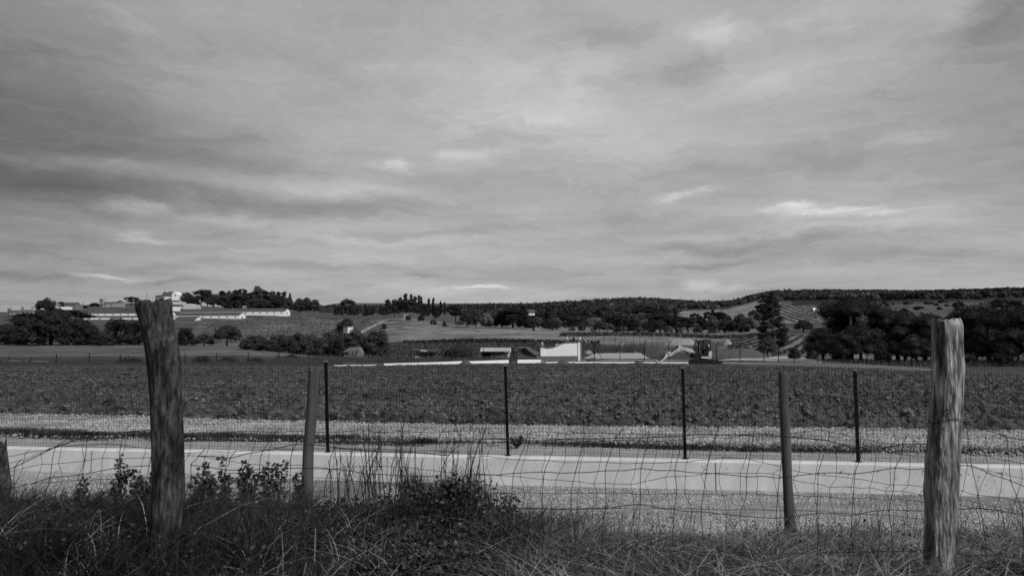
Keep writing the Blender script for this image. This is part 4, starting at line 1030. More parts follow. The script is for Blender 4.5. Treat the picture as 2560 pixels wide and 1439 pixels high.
def pole(px, base, top, D, label):
    f = Frame('utility_pole', px, base, D, label, 'pole', 'utility poles on the left skyline'); h = f.z(top)
    MB().tube([(0, 0, -2), (0, 0, h)], [.16, .12], 6).build('shaft', K['woodd'], f.t)
    MB().box((-.9, -.06, h-.5), (.9, .06, h-.35)).build('crossarm', K['woodd'], f.t)
pole(367, 753, 734, 560, 'tall utility pole between the domed tree and the dark post'); pole(262, 762, 744, 540, 'utility pole right beside the grey water tank'); pole(207, 768, 755, 540, 'short utility pole left of the water tank'); pole(80, 782, 767, 400, 'utility pole right of the leftmost houses')
f = Frame('hill_hut', 1009, 796, 350, 'small pale shed under the wide umbrella pine', 'shed'); MB().box((0, 0, -1), (f.x(1022), 3, 2.4), R(0)).build('wall', K['dimwall'], f.t)
MB().slab([(-.2, -.3, 2.45), (f.x(1026), -.3, 2.6), (f.x(1026), 3.3, 2.9), (-.2, 3.3, 2.7)], .12).build('roof', K['greyrender'], f.t); MB().box((f.x(1014), -.05, 0), (f.x(1017), .02, 1.9)).build('door', K['greyrender'], f.t)
f = Frame('white_hut', 858, 830, 190, 'small flat hut with a bright white end wall above the bush clump', 'hut')
MB().box((0, 0, -.3), (f.x(869), 2.5, f.z(816.5))).build('wall', K['greyrender'], f.t); MB().box((f.x(869)+.003, -.05, -.3), (f.x(878), 2.5, f.z(816))).build('end_wall', K['white'], f.t)
MB().slab([(-.15, -.2, f.z(816)+.01), (f.x(879), -.2, f.z(816)+.01), (f.x(879), 2.7, f.z(815.6)+.02), (-.15, 2.7, f.z(815.6)+.02)], .07).build('roof', K['greyrender'], f.t)
f = Frame('forest_house', 1318, 787, 520, 'white house with pale roof among the hillside trees', 'house')
gable_house(f, 0, f.x(1337), 1.7, 4.0, 8, K['white'], K['tarp'], [(f.x(1324), .9), (f.x(1331), .9)], over=.3, sink=.2)
f = Frame('roadside_hut', 2035, 781, 560, 'small hut with a bright white roof beside the dark grove', 'hut'); gable_house(f, 0, f.x(2049), 1.6, 3.4, 5, K['greyrender'], K['white'])
f = Frame('roofed_well', 700, 824, 300, 'small dark shelter with a pale slab in the vine field', 'hut', ground=True)
gable_house(f, -1.2, 1.0, 1.0, 1.6, 1.8, K['woodd'], K['roofdark'], sink=.4); MB().slab([(1.1, -.5, .1), (1.9, -.5, .1), (2.1, .8, .7), (1.3, .8, .7)], .06).build('pale_slab', K['white'], f.t)
# tiled hut in the clump
f = Frame('tiled_hut', 860, 893, 100, 'small derelict hut with a mossy tiled roof below the bush clump', 'hut')
x0, x1, x2 = f.x(860), f.x(892), f.x(902); za, zb = f.z(880), f.z(868)
b = MB(); b.prism([(x1, -.3), (x2, -.3), (x2, za*1.0), (x1+(x2-x1)*.35, zb), (x1, za)], 0, 2.2); b.box((x0, 0, -.3), (x1-.003, .2, za*.45)); b.box((x0, 2.0, -.3), (x1-.003, 2.2, za)); b.box((x0, .201, -.3), (x0+.2, 1.999, za))
b.build('wall', K['brick'], f.t)
MB().slab([(x0-.15, -.15, za-.05), (x1+.25, -.15, za+.1), (x1+.30, 1.1, zb+.03), (x0+.5, 1.1, zb-.05)], .07).build('roof', K['rooftile'], f.t)
MB().box((x0+.25, .05, 0), (x1-.2, .19, za*.44+.001)).build('shade_panel', K['dark'], f.t)  # near-black block standing in for the shade inside the hut
for q in (x0+.5, x0+1.1, x1-.15): MB().box((q, -.04, -.2), (q+.07, .03, za)).build('prop', K['woodd'], f.t)
# ruined shack
f = Frame('ruined_shack', 1025, 901, 92, 'ruined shack with a broken dark roof left of the weeping tree', 'shack')
w = MB(); X = f.x; Z = f.z
w.box((X(1040), .3, -.3), (X(1056), 3, Z(878))); w.box((X(1056)+.003, .8, -.3), (X(1066), 3, Z(880))); w.box((X(1066)+.003, .2, -.3), (X(1071), .4, Z(877))); w.box((X(1071)+.003, .9, -.3), (X(1086), 3.2, Z(881))); w.build('wall', K['brick'], f.t)
MB().box((X(1037), 0, -.2), (X(1046), .08, Z(890))).build('pale_board', K['corr'], f.t)
MB().box((X(1072), .82, 0), (X(1077), .89, Z(882))).build('door_shade_panel', K['dark'], f.t)  # near-black panel painted as the shade within the doorway
r = MB(); r.slab([(X(1026), -.3, Z(876)), (X(1048), -.3, Z(877)), (X(1050), 2.8, Z(875)), (X(1028), 2.8, Z(874))], .12); r.slab([(X(1046), -.2, Z(880)), (X(1073), -.2, Z(882)), (X(1072), 2.8, Z(877)), (X(1050), 2.8, Z(876.5))], .12)
r.slab([(X(1071), -.3, Z(878.5)), (X(1098), -.3, Z(877)), (X(1095), 3.2, Z(875)), (X(1074), 3.2, Z(875.5))], .12); r.build('roof', K['roofdark'], f.t)
for px in (1027, 1035, 1068, 1093, 1100): MB().tube([(X(px), random.uniform(-.2, .6), -.2), (X(px)+.05, .1, Z(878))], .05, 5).build('post', K['woodd'], f.t)
MB().box((X(1083), -.5, -.2), (X(1091), .2, Z(889))).build('plank_bin', K['woodd'], f.t)
MB().slab([(X(1050), -.25, Z(876.2)), (X(1068), -.25, Z(878)), (X(1068), .6, Z(876.5)), (X(1052), .6, Z(875.4))], .05).build('loose_sheet', K['corr'], f.t)
# corrugated shed
f = Frame('corrugated_shed', 1203, 899, 90, 'open fronted shed with a bright corrugated roof and striped side wall', 'shed', rz=R(0)); X = f.x; Z = f.z
w = MB(); w.box((X(1229), 0, -.3), (X(1260), .15, Z(880))); w.box((X(1203), 3.4, -.3), (X(1260), 3.55, Z(879))); w.box((X(1203), .0, -.3), (X(1205), 3.399, Z(880))); w.box((X(1227.5), .003, -.3), (X(1229)-.003, 3.39, Z(880))); w.build('wall', K['brick'], f.t)
MB().box((X(1205)+.02, 1.6, -.1), (X(1227.5)-.01, 1.7, Z(880)-.05)).build('shade_panel', K['dark'], f.t)  # near-black sheet added for the shade inside the open shed
MB().box((X(1232), -.04, Z(892)), (X(1238), -.005, Z(884))).build('window', K['woodd'], f.t)
m = MB(); n = 26
for k in range(n):
    a = X(1203)-.15+(X(1277)-X(1203)+.2)*k/n; c = a+(X(1277)-X(1203)+.2)/n*.62; s = .6
    m.slab([(a-s*0, -.4, Z(878.5)), (c, -.4, Z(878.5)), (c, 3.7, Z(870.5)), (a, 3.7, Z(870.5))], .09)
m.slab([(X(1203)-.15, -.38, Z(878.5)-.04), (X(1277)+.03, -.38, Z(878.5)-.04), (X(1277)+.03, 3.72, Z(870.5)-.04), (X(1203)-.15, 3.72, Z(870.5)-.04)], .05); m.build('roof', K['corr'], f.t)
MB().box((X(1203)-.15, -.42, Z(880)), (X(1261), -.39, Z(878.3))).build('fascia', K['dark'], f.t)
m = MB()
for k in range(7):
    a = X(1261)+(X(1275)-X(1261))*k/7; m.box((a, .2+.35*k, -.3), (a+(X(1275)-X(1261))/7*.9, .32+.35*k, Z(878-k*.7)))
m.build('side_boards', K['corr'], f.t); MB().box((X(1264), .95, Z(892)), (X(1267), 1.02, Z(882))).build('side_window', K['dark'], f.t)
# grey sheet roofed store
f = Frame('sheet_roofed_store', 1287, 902, 96, 'low store with slanting grey sheet roofs beside the white gate wall', 'shed'); X = f.x; Z = f.z
MB().prism([(X(1293), -.3), (X(1350), -.3), (X(1350), Z(888)), (X(1337), Z(889)), (X(1311), Z(869)), (X(1293), Z(881))], .4, 3).build('wall', K['roofdark'], f.t)
MB().slab([(X(1289), -.1, Z(869.5)), (X(1312), -.1, Z(868.5)), (X(1312)+.4, 3.4, Z(867.5)), (X(1289)+.4, 3.4, Z(868.5))], .06).build('flat_roof', K['greyrender'], f.t)
m = MB(); m.slab([(X(1311), -.15, Z(868.5)), (X(1341), -.15, Z(889)), (X(1353), 3.4, Z(884)), (X(1322), 3.4, Z(867.8))], .06); m.build('sloping_roof', K['tarp'], f.t)
MB().box((X(1293)+.1, .25, -.2), (X(1337), .38, Z(890))).build('low_front_wall', K['brick'], f.t)
MB().box((X(1342.5), -.5, -.3), (X(1350), .2, Z(891.5))).build('white_block', K['palewall'], f.t)
# gate wall
f = Frame('gate_wall', 1350, 903, 88, 'white curved entrance wall with grey base, dark coping and ball finials', 'wall'); X = f.x; Z = f.z
top = [(1361, 870), (1372, 870), (1384, 868.5), (1393, 865), (1402, 860.5), (1412, 857.5), (1425, 856.5), (1445, 856)]
MB().prism([(X(1361), Z(890))]+[(X(1445), Z(889))]+[(X(a), Z(b)) for a, b in top[::-1]], 0, .35).build('wall_panel', K['white'], f.t)
MB().prism([(X(1361), Z(890)-.003), (X(1361), -.3), (X(1445), -.3), (X(1445), Z(889)-.003)], -.03, .38).build('base_band', K['greyrender'], f.t)
MB().prism([(X(a), Z(b)+.003) for a, b in top]+[(X(a), Z(b-2.6)) for a, b in top[::-1]], -.06, .41).build('coping', K['coping'], f.t)
p = MB().box((X(1351), -.06, Z(890)), (X(1361)-.003, .42, Z(868))).build('pier', K['white'], f.t)
MB().box((X(1351), -.08, -.3), (X(1361)-.003, .44, Z(890)-.003)).build('pier_base', K['greyrender'], p); MB().box((X(1350), -.12, Z(868)+.003), (X(1362)-.003, .48, Z(862.5))).build('pier_cap', K['coping'], p)
m = MB(); c = X(1355.7); m.tube([(c, .18, Z(862.5)+.003), (c, .18, Z(861)), (c, .18, Z(860.5))], [.14, .10, .07], 12); m.ball((c, .18, Z(858)), .145, 16, 10); m.build('ball_finial', K['palewall'], p, smooth=True)
p = MB().box((X(1445)+.003, -.08, -.3), (X(1450.5), .45, Z(855))).build('pier', K['white'], f.t); MB().box((X(1450.5)+.003, -.05, -.3), (X(1455), .42, Z(855))).build('pier_side', K['greyrender'], p)
MB().box((X(1444), -.13, Z(855)+.003), (X(1456), .5, Z(848.5))).build('pier_cap', K['coping'], p)
m = MB(); c = X(1449.7); m.tube([(c, .18, Z(848.5)+.003), (c, .18, Z(847.5)), (c, .18, Z(845.5)), (c, .18, Z(843.5)), (c, .18, Z(842))], [.17, .10, .15, .15, .05], 12); m.build('urn_finial', K['palewall'], p, smooth=True)
p = MB().box((X(1421), 4.3, -.3), (X(1427), 4.8, Z(852))).build('rear_pier', K['palewall'], f.t); MB().box((X(1420.5), 4.2, Z(852)+.003), (X(1428.5), 4.9, Z(847.5))).build('pier_cap', K['coping'], p)
m = MB(); c = X(1424.7); m.tube([(c, 4.5, Z(847.5)+.003), (c, 4.5, Z(846)), (c, 4.5, Z(844.5)), (c, 4.5, Z(842.5)), (c, 4.5, Z(841.5))], [.17, .10, .15, .15, .05], 12); m.build('urn_finial', K['palewall'], p, smooth=True)
rt = [(1394, 861), (1398, 859.5), (1408, 858), (1421, 855)]
MB().prism([(X(1394), Z(880))]+[(X(1421), Z(880))]+[(X(a), Z(b)) for a, b in rt[::-1]], 4.4, 4.7).build('rear_panel', K['palewall'], f.t)
m = MB()
for k in range(9):
    a = 1432+13*k/8; hgt = 841+abs(k-4)*2.6; m.box((X(a)-.025, 2.2, 0), (X(a)+.025, 2.25, Z(hgt)))
m.box((X(1432), 2.19, Z(857)), (X(1445), 2.26, Z(855.5))); m.box((X(1436.5), 2.205, Z(857)), (X(1440.5), 2.245, Z(842))); m.build('metal_gate', K['metal'], f.t)
# kerb walls at the far edge of the field
def kerb(pts, label, w=.18):
    for k, seg in enumerate(pts):
        A = [G(px, py, .0) for px, py in seg]; t = empty('kerb_wall', A[0]); tag(t, label[k], 'kerb wall', 'white kerb walls around the far field edge')
        m = MB(); V = []; Fc = []
        dn = []
        for px in np.linspace(seg[0][0], seg[-1][0], max(4, int((seg[-1][0]-seg[0][0])/8))):
            py = np.interp(px, [q[0] for q in seg], [q[1] for q in seg]); h = np.interp(px, [q[0] for q in seg], [q[2] for q in seg]); D = np.interp(px, [q[0] for q in seg], [q[3] for q in seg])
            q = P(px, py, D)-A[0]; zt = P(px, py-h, D)[2]; V += [(q[0], q[1], -.3), (q[0], q[1], zt), (q[0], q[1]+w, zt), (q[0], q[1]+w, -.3)]
        n = len(V)//4
        for i in range(n-1):
            for j in range(3): Fc.append((i*4+j, i*4+j+1, i*4+j+5, i*4+j+4))
        Fc += [(0, 3, 2, 1), (n*4-4, n*4-3, n*4-2, n*4-1)]
        V = np.array(V)+np.array((0, 0, 0)); mk('kerb_body', V, Fc, K['white'], t)
class _S(list): pass
def kseg(l): return [(a, b, h, d) for a, b, h, d in l]
_G = G
def kerb2(segs, labels):
    for seg, lab in zip(segs, labels):
        o = P(seg[0][0], seg[0][1], seg[0][3]); t = empty('kerb_wall', (o[0], o[1], 0)); tag(t, lab, 'kerb wall', 'white kerb walls around the far field edge')
        a = np.array(seg, float); n = max(5, int((a[-1, 0]-a[0, 0])/8)); V = []; Fc = []
        for px in np.linspace(a[0, 0], a[-1, 0], n):
            py, h, D = [np.interp(px, a[:, 0], a[:, j]) for j in (1, 2, 3)]
            py -= 1.5; q = P(px, py, D); zt = P(px, py-h, D)[2]
            for dy, z in ((0, -.3), (0, zt), (.2, zt), (.2, -.3)): V.append((q[0]-o[0], q[1]+dy-o[1], z))
        for i in range(n-1):
            for j in range(3): Fc.append((i*4+j, i*4+j+1, i*4+j+5, i*4+j+4))
        Fc += [(0, 3, 2, 1), (n*4-4, n*4-3, n*4-2, n*4-1)]
        mk('kerb_body', V, Fc, K['white'], t)
kerb2([[(835, 917, 3, 65), (868, 917, 3.4, 65.3)], [(873, 917, 3.4, 65.4), (903, 917, 3.8, 65.6)], [(907, 917, 3.8, 65.7), (940, 917, 4.4, 66)], [(960, 917, 7.5, 66.5), (1100, 914, 8, 70), (1155, 912, 8.5, 72)], [(1172, 912, 8, 72), (1272, 909, 8.5, 75)], [(1294, 908, 8, 75.5), (1352, 907, 7.5, 76.5), (1362, 908, 4, 76)]],
      ['leftmost short piece of the broken low kerb wall', 'middle short piece of the broken low kerb wall', 'short kerb wall piece just left of the first gap', 'longest white kerb wall between two soil heaps', 'white kerb wall in front of the corrugated shed', 'white kerb wall ending below the gate wall'])
kerb2([[(1364, 911, 5.5, 75.8), (1420, 911, 6, 75.6), (1600, 911, 6, 74.5), (1720, 912, 7, 73), (1800, 913, 7, 71.5), (1930, 915, 7, 68), (2050, 917, 8, 63.5), (2170, 921, 9, 59.3), (2290, 928, 9, 55), (2330, 931, 8, 53.5)]],
      ['long thin white kerb wall curving right behind the excavator'])
# soil and gravel heaps
def heap(name, px, base, w, top, D, mt, label, dep=1.0, flat=.0, seed=0, cat='heap', grp=None, prof=None):
    q = P(px, base, D); n = 48; V = [(0, 0, 0)]; V = []
    h = P(px, top, D)[2]-q[2]; hw = w*M(D)/2
    U = np.linspace(-1, 1, n); X, Y = np.meshgrid(U, U, indexing='ij')
    r = np.sqrt(X**2+Y**2); s = np.clip((1-r)/(1-flat), 0, 1); s = s if flat else s**.9
    if prof is not None: s = s*np.interp(X, prof[0], prof[1])
    Z = h*s*(1+.12*fbm(X*3+seed, Y*3, 3))+.05*h*fbm(X*9+seed, Y*9, 3)*(s > 0)-.25*(r > 1)-.02
    idx = np.arange(n*n).reshape(n, n); Fc = np.stack([idx[:-1, :-1], idx[1:, :-1], idx[1:, 1:], idx[:-1, 1:]], -1).reshape(-1, 4)
    Fc = Fc[(r.ravel()[Fc] < 1.1).all(1)]
    o = mk(name, np.stack([X*hw, Y*hw*dep, Z], -1).reshape(-1, 3), Fc, mt, smooth=True); o.location = q
    tag(o, label, cat, grp)
heap('soil_heap', 1164, 915, 44, 896, 71, K['mound'], 'soil heap in the gap left of the corrugated shed', seed=1, grp='soil heaps on the kerb line')
heap('soil_heap', 1284, 912, 40, 902, 73.5, K['mound'], 'low soil heap in the gap left of the gate wall', seed=2, grp='soil heaps on the kerb line')
heap('soil_heap', 1407, 912, 46, 897, 73, K['mound'], 'soil heap in front of the gate wall foot', seed=3, grp='soil heaps on the kerb line')
heap('soil_heap', 1598, 912, 44, 899, 72.5, K['mound'], 'soil heap left of the excavator bucket', seed=4, grp='soil heaps on the kerb line')
heap('soil_heap', 950, 919, 30, 911, 64.5, K['mound'], 'flat soil heap between the two leftmost kerb walls', seed=5, grp='soil heaps on the kerb line')
heap('soil_heap', 1483, 898, 34, 892, 84, K['mound'], 'small soil heap at the corner of the gravel yard', seed=6, grp='soil heaps on the kerb line')
heap('gravel_heap', 1700, 862, 92, 847, 190, K['heapg'], 'long pale gravel heap behind the excavator boom', dep=.5, flat=.62, seed=7, prof=([-1, -.6, 1], [.4, 1, 1]))
heap('gravel_heap', 1818, 860, 26, 848, 195, K['heapg'], 'smaller pale gravel heap right of the excavator cab', dep=.8, flat=.3, seed=8)
heap('earth_bank', 1835, 896, 190, 872, 104, K['mound'], 'rounded bare earth bank right of the excavator', dep=.5, flat=.5, seed=9)
# bent-tip fence posts
def far_post(px, base, top, D, bend, label, grp, brace=0):
    t = empty('bent_post' if bend else 'thin_post', P(px, base, D)); tag(t, label, 'fence post', grp); h = P(px, top, D)[2]-P(px, base, D)[2]
    hb = h*.80 if bend else h; pts = [(0, 0, -.3), (0, 0, hb*.5), (0, 0, hb)]+([(bend*.30, 0, h)] if bend else [])
    m = MB(); m.tube(pts, .042, 5); m.build('shaft', K['metal'], t)
    if brace: MB().tube([(0, 0, h*.85), (brace, 0, -.1)], .03, 5).build('brace', K['metal'], t)
g1 = 'bent tipped posts of the far site fence'
P1 = [(1486, 897, 850, 1), (1550, 896, 852, 1), (1611, 894, 850, 1), (1672, 896, 852, 1), (1735, 896, 852, 1), (1791, 897, 856, 1), (1850, 898, 858, 1), (1910, 899, 861, 1), (1947, 902, 862, 1), (1986, 903, 863, 1), (2044, 906, 869, 1)]
for i, (px, b, tp, bd) in enumerate(P1):
    far_post(px, b, tp, 82-i*.8, bd*(1 if i > 2 else .4), 'tall dark bent tipped post of the site fence '+['by the gate wall', 'left over the gravel yard', 'right over the gravel yard', 'above the excavator bucket', 'touching the excavator cab', 'first right of the excavator', 'second right of the excavator', 'left of the tall ragged pine', 'with slanting braces at the pale road', 'beside the round bush on the road', 'at the left foot of the grove'][i], g1, brace=(.9 if i in (0,) else 0))
P2 = [(1456, 868, 842), (1481, 868, 839), (1510, 866, 835), (1538, 864, 833), (1563, 862, 831), (1584, 861, 832), (1600, 861, 836), (1615, 861, 842), (1630, 862, 845), (1643, 865, 850)]
for i, (px, b, tp) in enumerate(P2): far_post(px, b+2, tp, 168-i*1, -.9 if i else .4, 'dark post with tip bent left in the receding row behind the gravel yard', 'receding row of left bent posts')
P3 = [(2107, 908, 870, 68), (2168, 913, 876, 65), (2223, 919, 884, 62), (2280, 926, 886, 59)]
for i, (px, b, tp, D) in enumerate(P3): far_post(px, b, tp, D, 0, 'thin dark post of the grove fence', 'thin posts in front of the dark grove')
P4 = [(22, 913, 892, 74), (77, 913, 893, 76), (140, 913, 884, 76), (222, 912, 881, 78), (300, 912, 884, 78), (462, 911, 882, 78), (541, 911, 881, 79), (620, 911, 880, 80), (697, 911, 879, 80), (771, 910, 878, 80), (846, 908, 874, 80), (922, 908, 874, 80), (995, 907, 872, 80), (1067, 906, 872, 80), (1139, 905, 872, 80), (1209, 905, 870, 80), (1285, 903, 867, 81), (1350.5, 903, 866, 82)]
rg = ['at the far left edge', 'between the two wood stumps', 'before the left grove', 'below the white barns', 'left of the dark timber post', 'right of the dark timber post', 'under the fan shaped tree', 'in front of the clump tip', 'with a slanting brace', 'left of the tiled hut', 'in front of the tiled hut', 'right of the tiled hut', 'left of the ruined shack', 'in front of the ruined shack', 'in front of the weeping tree', 'at the corrugated shed', 'right of the corrugated shed', 'at the gate wall pier']
for (px, b, tp, D), s in zip(P4, rg): far_post(px, b, tp, D, 0, 'straight dark post of the back fence '+s, 'straight posts of the back fence', brace=(-1.1 if px == 697 else (0)))
def far_wire(posts, Ds, name, label, zs=(.12, .4, .68, .97)):
    m = MB(); o = P(posts[0][0], posts[0][1], Ds[0])
    for f in zs:
        m.tube([P(p[0], p[1]+(p[2]-p[1])*f, d)-o for p, d in zip(posts, Ds)], .006, 3, False)
    for (p, d), (q, e) in zip(zip(posts, Ds), zip(posts[1:], Ds[1:])):
        n = int(abs(q[0]-p[0])/4)
        for k in range(n):
            s = k/n; a = P(p[0]+(q[0]-p[0])*s, p[1]+(q[1]-p[1])*s, d+(e-d)*s)-o; b = P(p[0]+(q[0]-p[0])*s, p[2]+(q[2]-p[2])*s, d+(e-d)*s)-o
            m.tube([a, a+(b-a)*.95], .0022, 3, False)
    ob = m.build(name, K['wire'], None); ob.location = o; tag(ob, label, 'wire mesh')
far_wire([p[:3] for p in P4[2:]], [p[3] for p in P4[2:]], 'back_fence_mesh', 'thin wire mesh strung along the straight back fence posts')
far_wire([(a, b, c+9) for a, b, c, d in P1], [82-i*.8 for i in range(len(P1))], 'site_fence_mesh', 'thin wire mesh strung along the tall bent tipped posts')
m = MB(); o = G(8, 920); b = MB()
f = Frame('log_barrier', 18, 914, 72, 'low timber barrier of two stumps and a rail at the left field edge', 'barrier'); X = f.x; Z = f.z
for a_, b_, c_ in ((18, 898, .14), (76, 899, .2), (60, 900, .14)): MB().tube([(X(a_), 0, -.2), (X(a_), 0, Z(b_))], c_, 8).build('stump', K['woodd'], f.t)
MB().tube([(X(10), 0, Z(902)), (X(120), 0, Z(904))], .07, 6).build('rail', K['greyrender'], f.t)

# ---- excavator
def excavator():
    D = 70.0; s = 1/338.0; o = P(1620+1750/12.8, 820+1160/12.8, D); o[2] = max(o[2], .06)
    t = empty('mini_excavator', o); tag(t, 'small tracked excavator with black cab and white boom reaching left', 'excavator')
    q = lambda zx, zy: ((zx-1750)*s, (1160-zy)*s)
    pr = lambda pts, y0, y1, nm, mt, par=t: MB().prism([q(*p) for p in pts], y0, y1).build(nm, mt, par)
    # undercarriage turned a little
    ang = R(-24)
    def rot(m):
        V = np.vstack(m.V); c, sn = math.cos(ang), math.sin(ang); x = V[:, 0]*c-V[:, 1]*sn; y = V[:, 0]*sn+V[:, 1]*c; V[:, 0] = x+.12; V[:, 1] = y; m.V = [V]; return m
    Lh, r = 1.12, .19
    for side in (-1, 1):
        y0, y1 = (side*.75-.16, side*.75+.16); m = MB()
        pts = [(-Lh-r*math.sin(a)*-1*0+(-r*math.cos(a-math.pi/2)), r+r*math.sin(a-math.pi/2)) for a in np.linspace(0, math.pi, 9)]
        out = [(-Lh-r*math.sin(a), r-r*math.cos(a)) for a in np.linspace(0, math.pi, 9)]+[(Lh+r*math.sin(a), r+r*math.cos(a)) for a in np.linspace(0, math.pi, 9)]
        m.prism(out, y0, y1)
        for k in range(22):
            x = -Lh+2*Lh*k/21; m.box((x-.02, y0-.004, 2*r), (x+.02, y1+.004, 2*r+.022)); m.box((x-.02, y0-.004, -.02), (x+.02, y1+.004, .001))
        tr = rot(m).build('track', K['rubber'], t)
        for x in (-Lh, -.6, -.2, .2, .6, Lh):
            rr = .13 if abs(x) > 1 else .07; zc = r if abs(x) > 1 else .10
            rot(MB().tube([(x, y0-.012, zc), (x, y1+.012, zc)], rr, 12)).build('wheel', K['chrome'], tr)
        m = MB()
        m.box((-Lh+.1, y0-.010, 2*r-.07), (Lh-.1, y1+.010, 2*r-.035))
        rot(m).build('track_frame', K['chrome'], tr)
    m = MB(); m.box((-.5, -.6, .16), (.5, .6, .36)); m.box((1.15, -.5, .1), (1.5, -.42, .2)); m.box((1.15, .42, .1), (1.5, .5, .2)); rot(m).build('undercarriage', K['exd'], t)
    m = MB(); m.add(*[np.array([(1.5, -.92, .0), (1.5, .92, .0), (1.56, .92, .34), (1.56, -.92, .34), (1.60, -.92, .0), (1.60, .92, .0), (1.61, .92, .34), (1.61, -.92, .34)]), [(0, 1, 2, 3), (7, 6, 5, 4), (0, 4, 5, 1), (2, 6, 7, 3), (0, 3, 7, 4), (1, 5, 6, 2)]]); rot(m).build('dozer_blade', K['exd'], t)
    MB().tube([(.02, 0, .34), (.02, 0, .48)], .42, 20).build('slew_ring', K['chrome'], t)
    body = pr([(1400, 975), (1400, 900), (1430, 830), (1530, 815), (1700, 830), (1900, 860), (1960, 960), (1960, 990), (1560, 1000)], -.62, .70, 'body', K['exd'])
    pr([(1655, 975), (1655, 925), (1880, 925), (1960, 900), (1985, 960), (1960, 990), (1700, 978)], -.66, -.623, 'side_panel', K['exw'], body)
    cw = MB(); cw.prism([q(*p) for p in [(1885, 925), (1878, 840), (1895, 780), (1940, 742), (1975, 745), (1992, 800), (1992, 900), (1975, 930)]], -.70, .70); cw.build('counterweight', K['exw'], t)
    # cab frame: pillars, roof, glass
    y0, y1 = -.60, .32; cab = pr([(1655, 435), (1700, 395), (1790, 384), (1960, 398), (1970, 430), (1790, 428), (1700, 436)], y0-.03, y1+.03, 'cab', K['exd'])
    m = MB()
    for yy in (y0, y1-.05):
        for pts in ([(1655, 435), (1700, 430), (1672, 640), (1660, 860), (1625, 860), (1635, 640)], [(1800, 428), (1835, 428), (1815, 560), (1800, 720), (1790, 900), (1752, 900), (1765, 700)], [(1868, 428), (1892, 428), (1890, 700), (1868, 700)], [(1938, 425), (1966, 425), (1966, 760), (1938, 760)],
                    [(1660, 680), (1790, 690), (1790, 720), (1655, 712)], [(1660, 860), (1900, 870), (1900, 905), (1655, 905)], [(1790, 690), (1966, 690), (1966, 870), (1780, 880)]):
            m.prism([q(*p) for p in pts], yy, yy+.05)
    # front hoop of the cab
    for yy in (y1-.05, y0+.25): m.prism([q(*p) for p in [(1545, 440), (1575, 425), (1560, 640), (1535, 850), (1505, 850), (1525, 640)]], yy, yy+.05)
    m.prism([q(*p) for p in [(1560, 430), (1690, 410), (1690, 440), (1575, 452)]], y0+.25, y1); m.prism([q(*p) for p in [(1510, 835), (1660, 840), (1660, 905), (1500, 900)]], y0+.1, y1)
    m.build('cab_frame', K['exd'], cab)
    m = MB()
    for pts, yy in (([(1700, 440), (1798, 432), (1770, 690), (1672, 680)], y0+.02), ([(1672, 715), (1765, 722), (1755, 862), (1662, 860)], y0+.02), ([(1575, 455), (1635, 450), (1625, 840), (1540, 840)], y0+.28), ([(1893, 430), (1937, 430), (1937, 690), (1891, 690)], y0+.02)): m.prism([q(*p) for p in pts], yy, yy+.006)
    m.build('windows', K['glass'], cab)
    m = MB(); m.prism([q(*p) for p in [(1800, 860), (1800, 760), (1850, 740), (1870, 560), (1905, 560), (1900, 860)]], -.3, .12); m.build('seat', K['exd'], cab)
    pr([(1540, 380), (1560, 360), (1562, 440), (1548, 440)], -.1, -.06, 'beacon_bar', K['exd'], cab); MB().box((q(1893, 0)[0], y0-.012, q(0, 610)[1]), (q(1918, 0)[0], y0-.004, q(0, 540)[1])).build('sticker', K['white'], cab)
    # boom, stick, bucket, rams
    yb = -.10
    bm_ = pr([(1470, 830), (1500, 770), (1390, 690), (1240, 645), (1115, 635), (1075, 595), (1010, 560), (980, 575), (975, 640), (900, 705), (800, 775), (700, 860), (680, 925), (760, 890), (900, 805), (1000, 750), (1080, 730), (1170, 738), (1300, 775), (1400, 810)], yb-.13, yb+.13, 'boom', K['exw'])
    pr([(790, 830), (955, 722), (962, 738), (800, 842)], yb-.14, yb-.131, 'hose_guard', K['exd'], bm_); pr([(1115, 680), (1240, 700), (1238, 708), (1115, 692)], yb-.14, yb-.131, 'decal', K['exd'], bm_)
    MB().tube([(*[q(1053, 688)[0]], yb-.15, q(1053, 688)[1]), (q(1053, 688)[0], yb+.15, q(1053, 688)[1])], .055, 10).build('pin', K['exd'], bm_)
    st = pr([(735, 790), (715, 765), (640, 780), (570, 850), (520, 950), (470, 1020), (350, 1110), (330, 1140), (430, 1090), (640, 935), (690, 870)], yb-.10, yb+.10, 'stick', K['exw'])
    MB().tube([(q(648, 840)[0], yb-.13, q(648, 840)[1]), (q(648, 840)[0], yb+.13, q(648, 840)[1])], .075, 12).build('pin', K['exd'], st)
    def ram(a, b, c, r, nm, par, yy):
        a, b, c = q(*a), q(*b), q(*c); x = MB(); x.tube([(a[0], yy, a[1]), (b[0], yy, b[1])], r, 10); x.tube([(b[0], yy, b[1]), (c[0], yy, c[1])], r*.5, 8); x.build(nm, K['chrome'], par)
    ram((985, 600), (750, 755), (725, 790), .11, 'stick_ram', bm_, yb); ram((545, 860), (340, 1035), (310, 1060), .10, 'bucket_ram', st, yb); ram((1380, 905), (1190, 785), (1120, 745), .11, 'boom_ram', bm_, yb)
    pr([(1345, 950), (1355, 880), (1375, 800), (1440, 790), (1470, 850), (1420, 900), (1400, 960)], yb-.16, yb+.16, 'swing_bracket', K['exd'])
    m = MB(); m.prism([q(*p) for p in [(290, 1050), (345, 1085), (440, 1085), (450, 1130), (400, 1165), (300, 1165), (262, 1120)]], yb-.25, yb+.25); bk = m.build('bucket', K['exw'], t)
    
    for k in range(4): y = yb-.22+k*.135; MB().prism([q(*p) for p in [(262, 1120), (300, 1165), (240, 1185)]], y, y+.05).build('tooth', K['exd'], bk)
excavator()
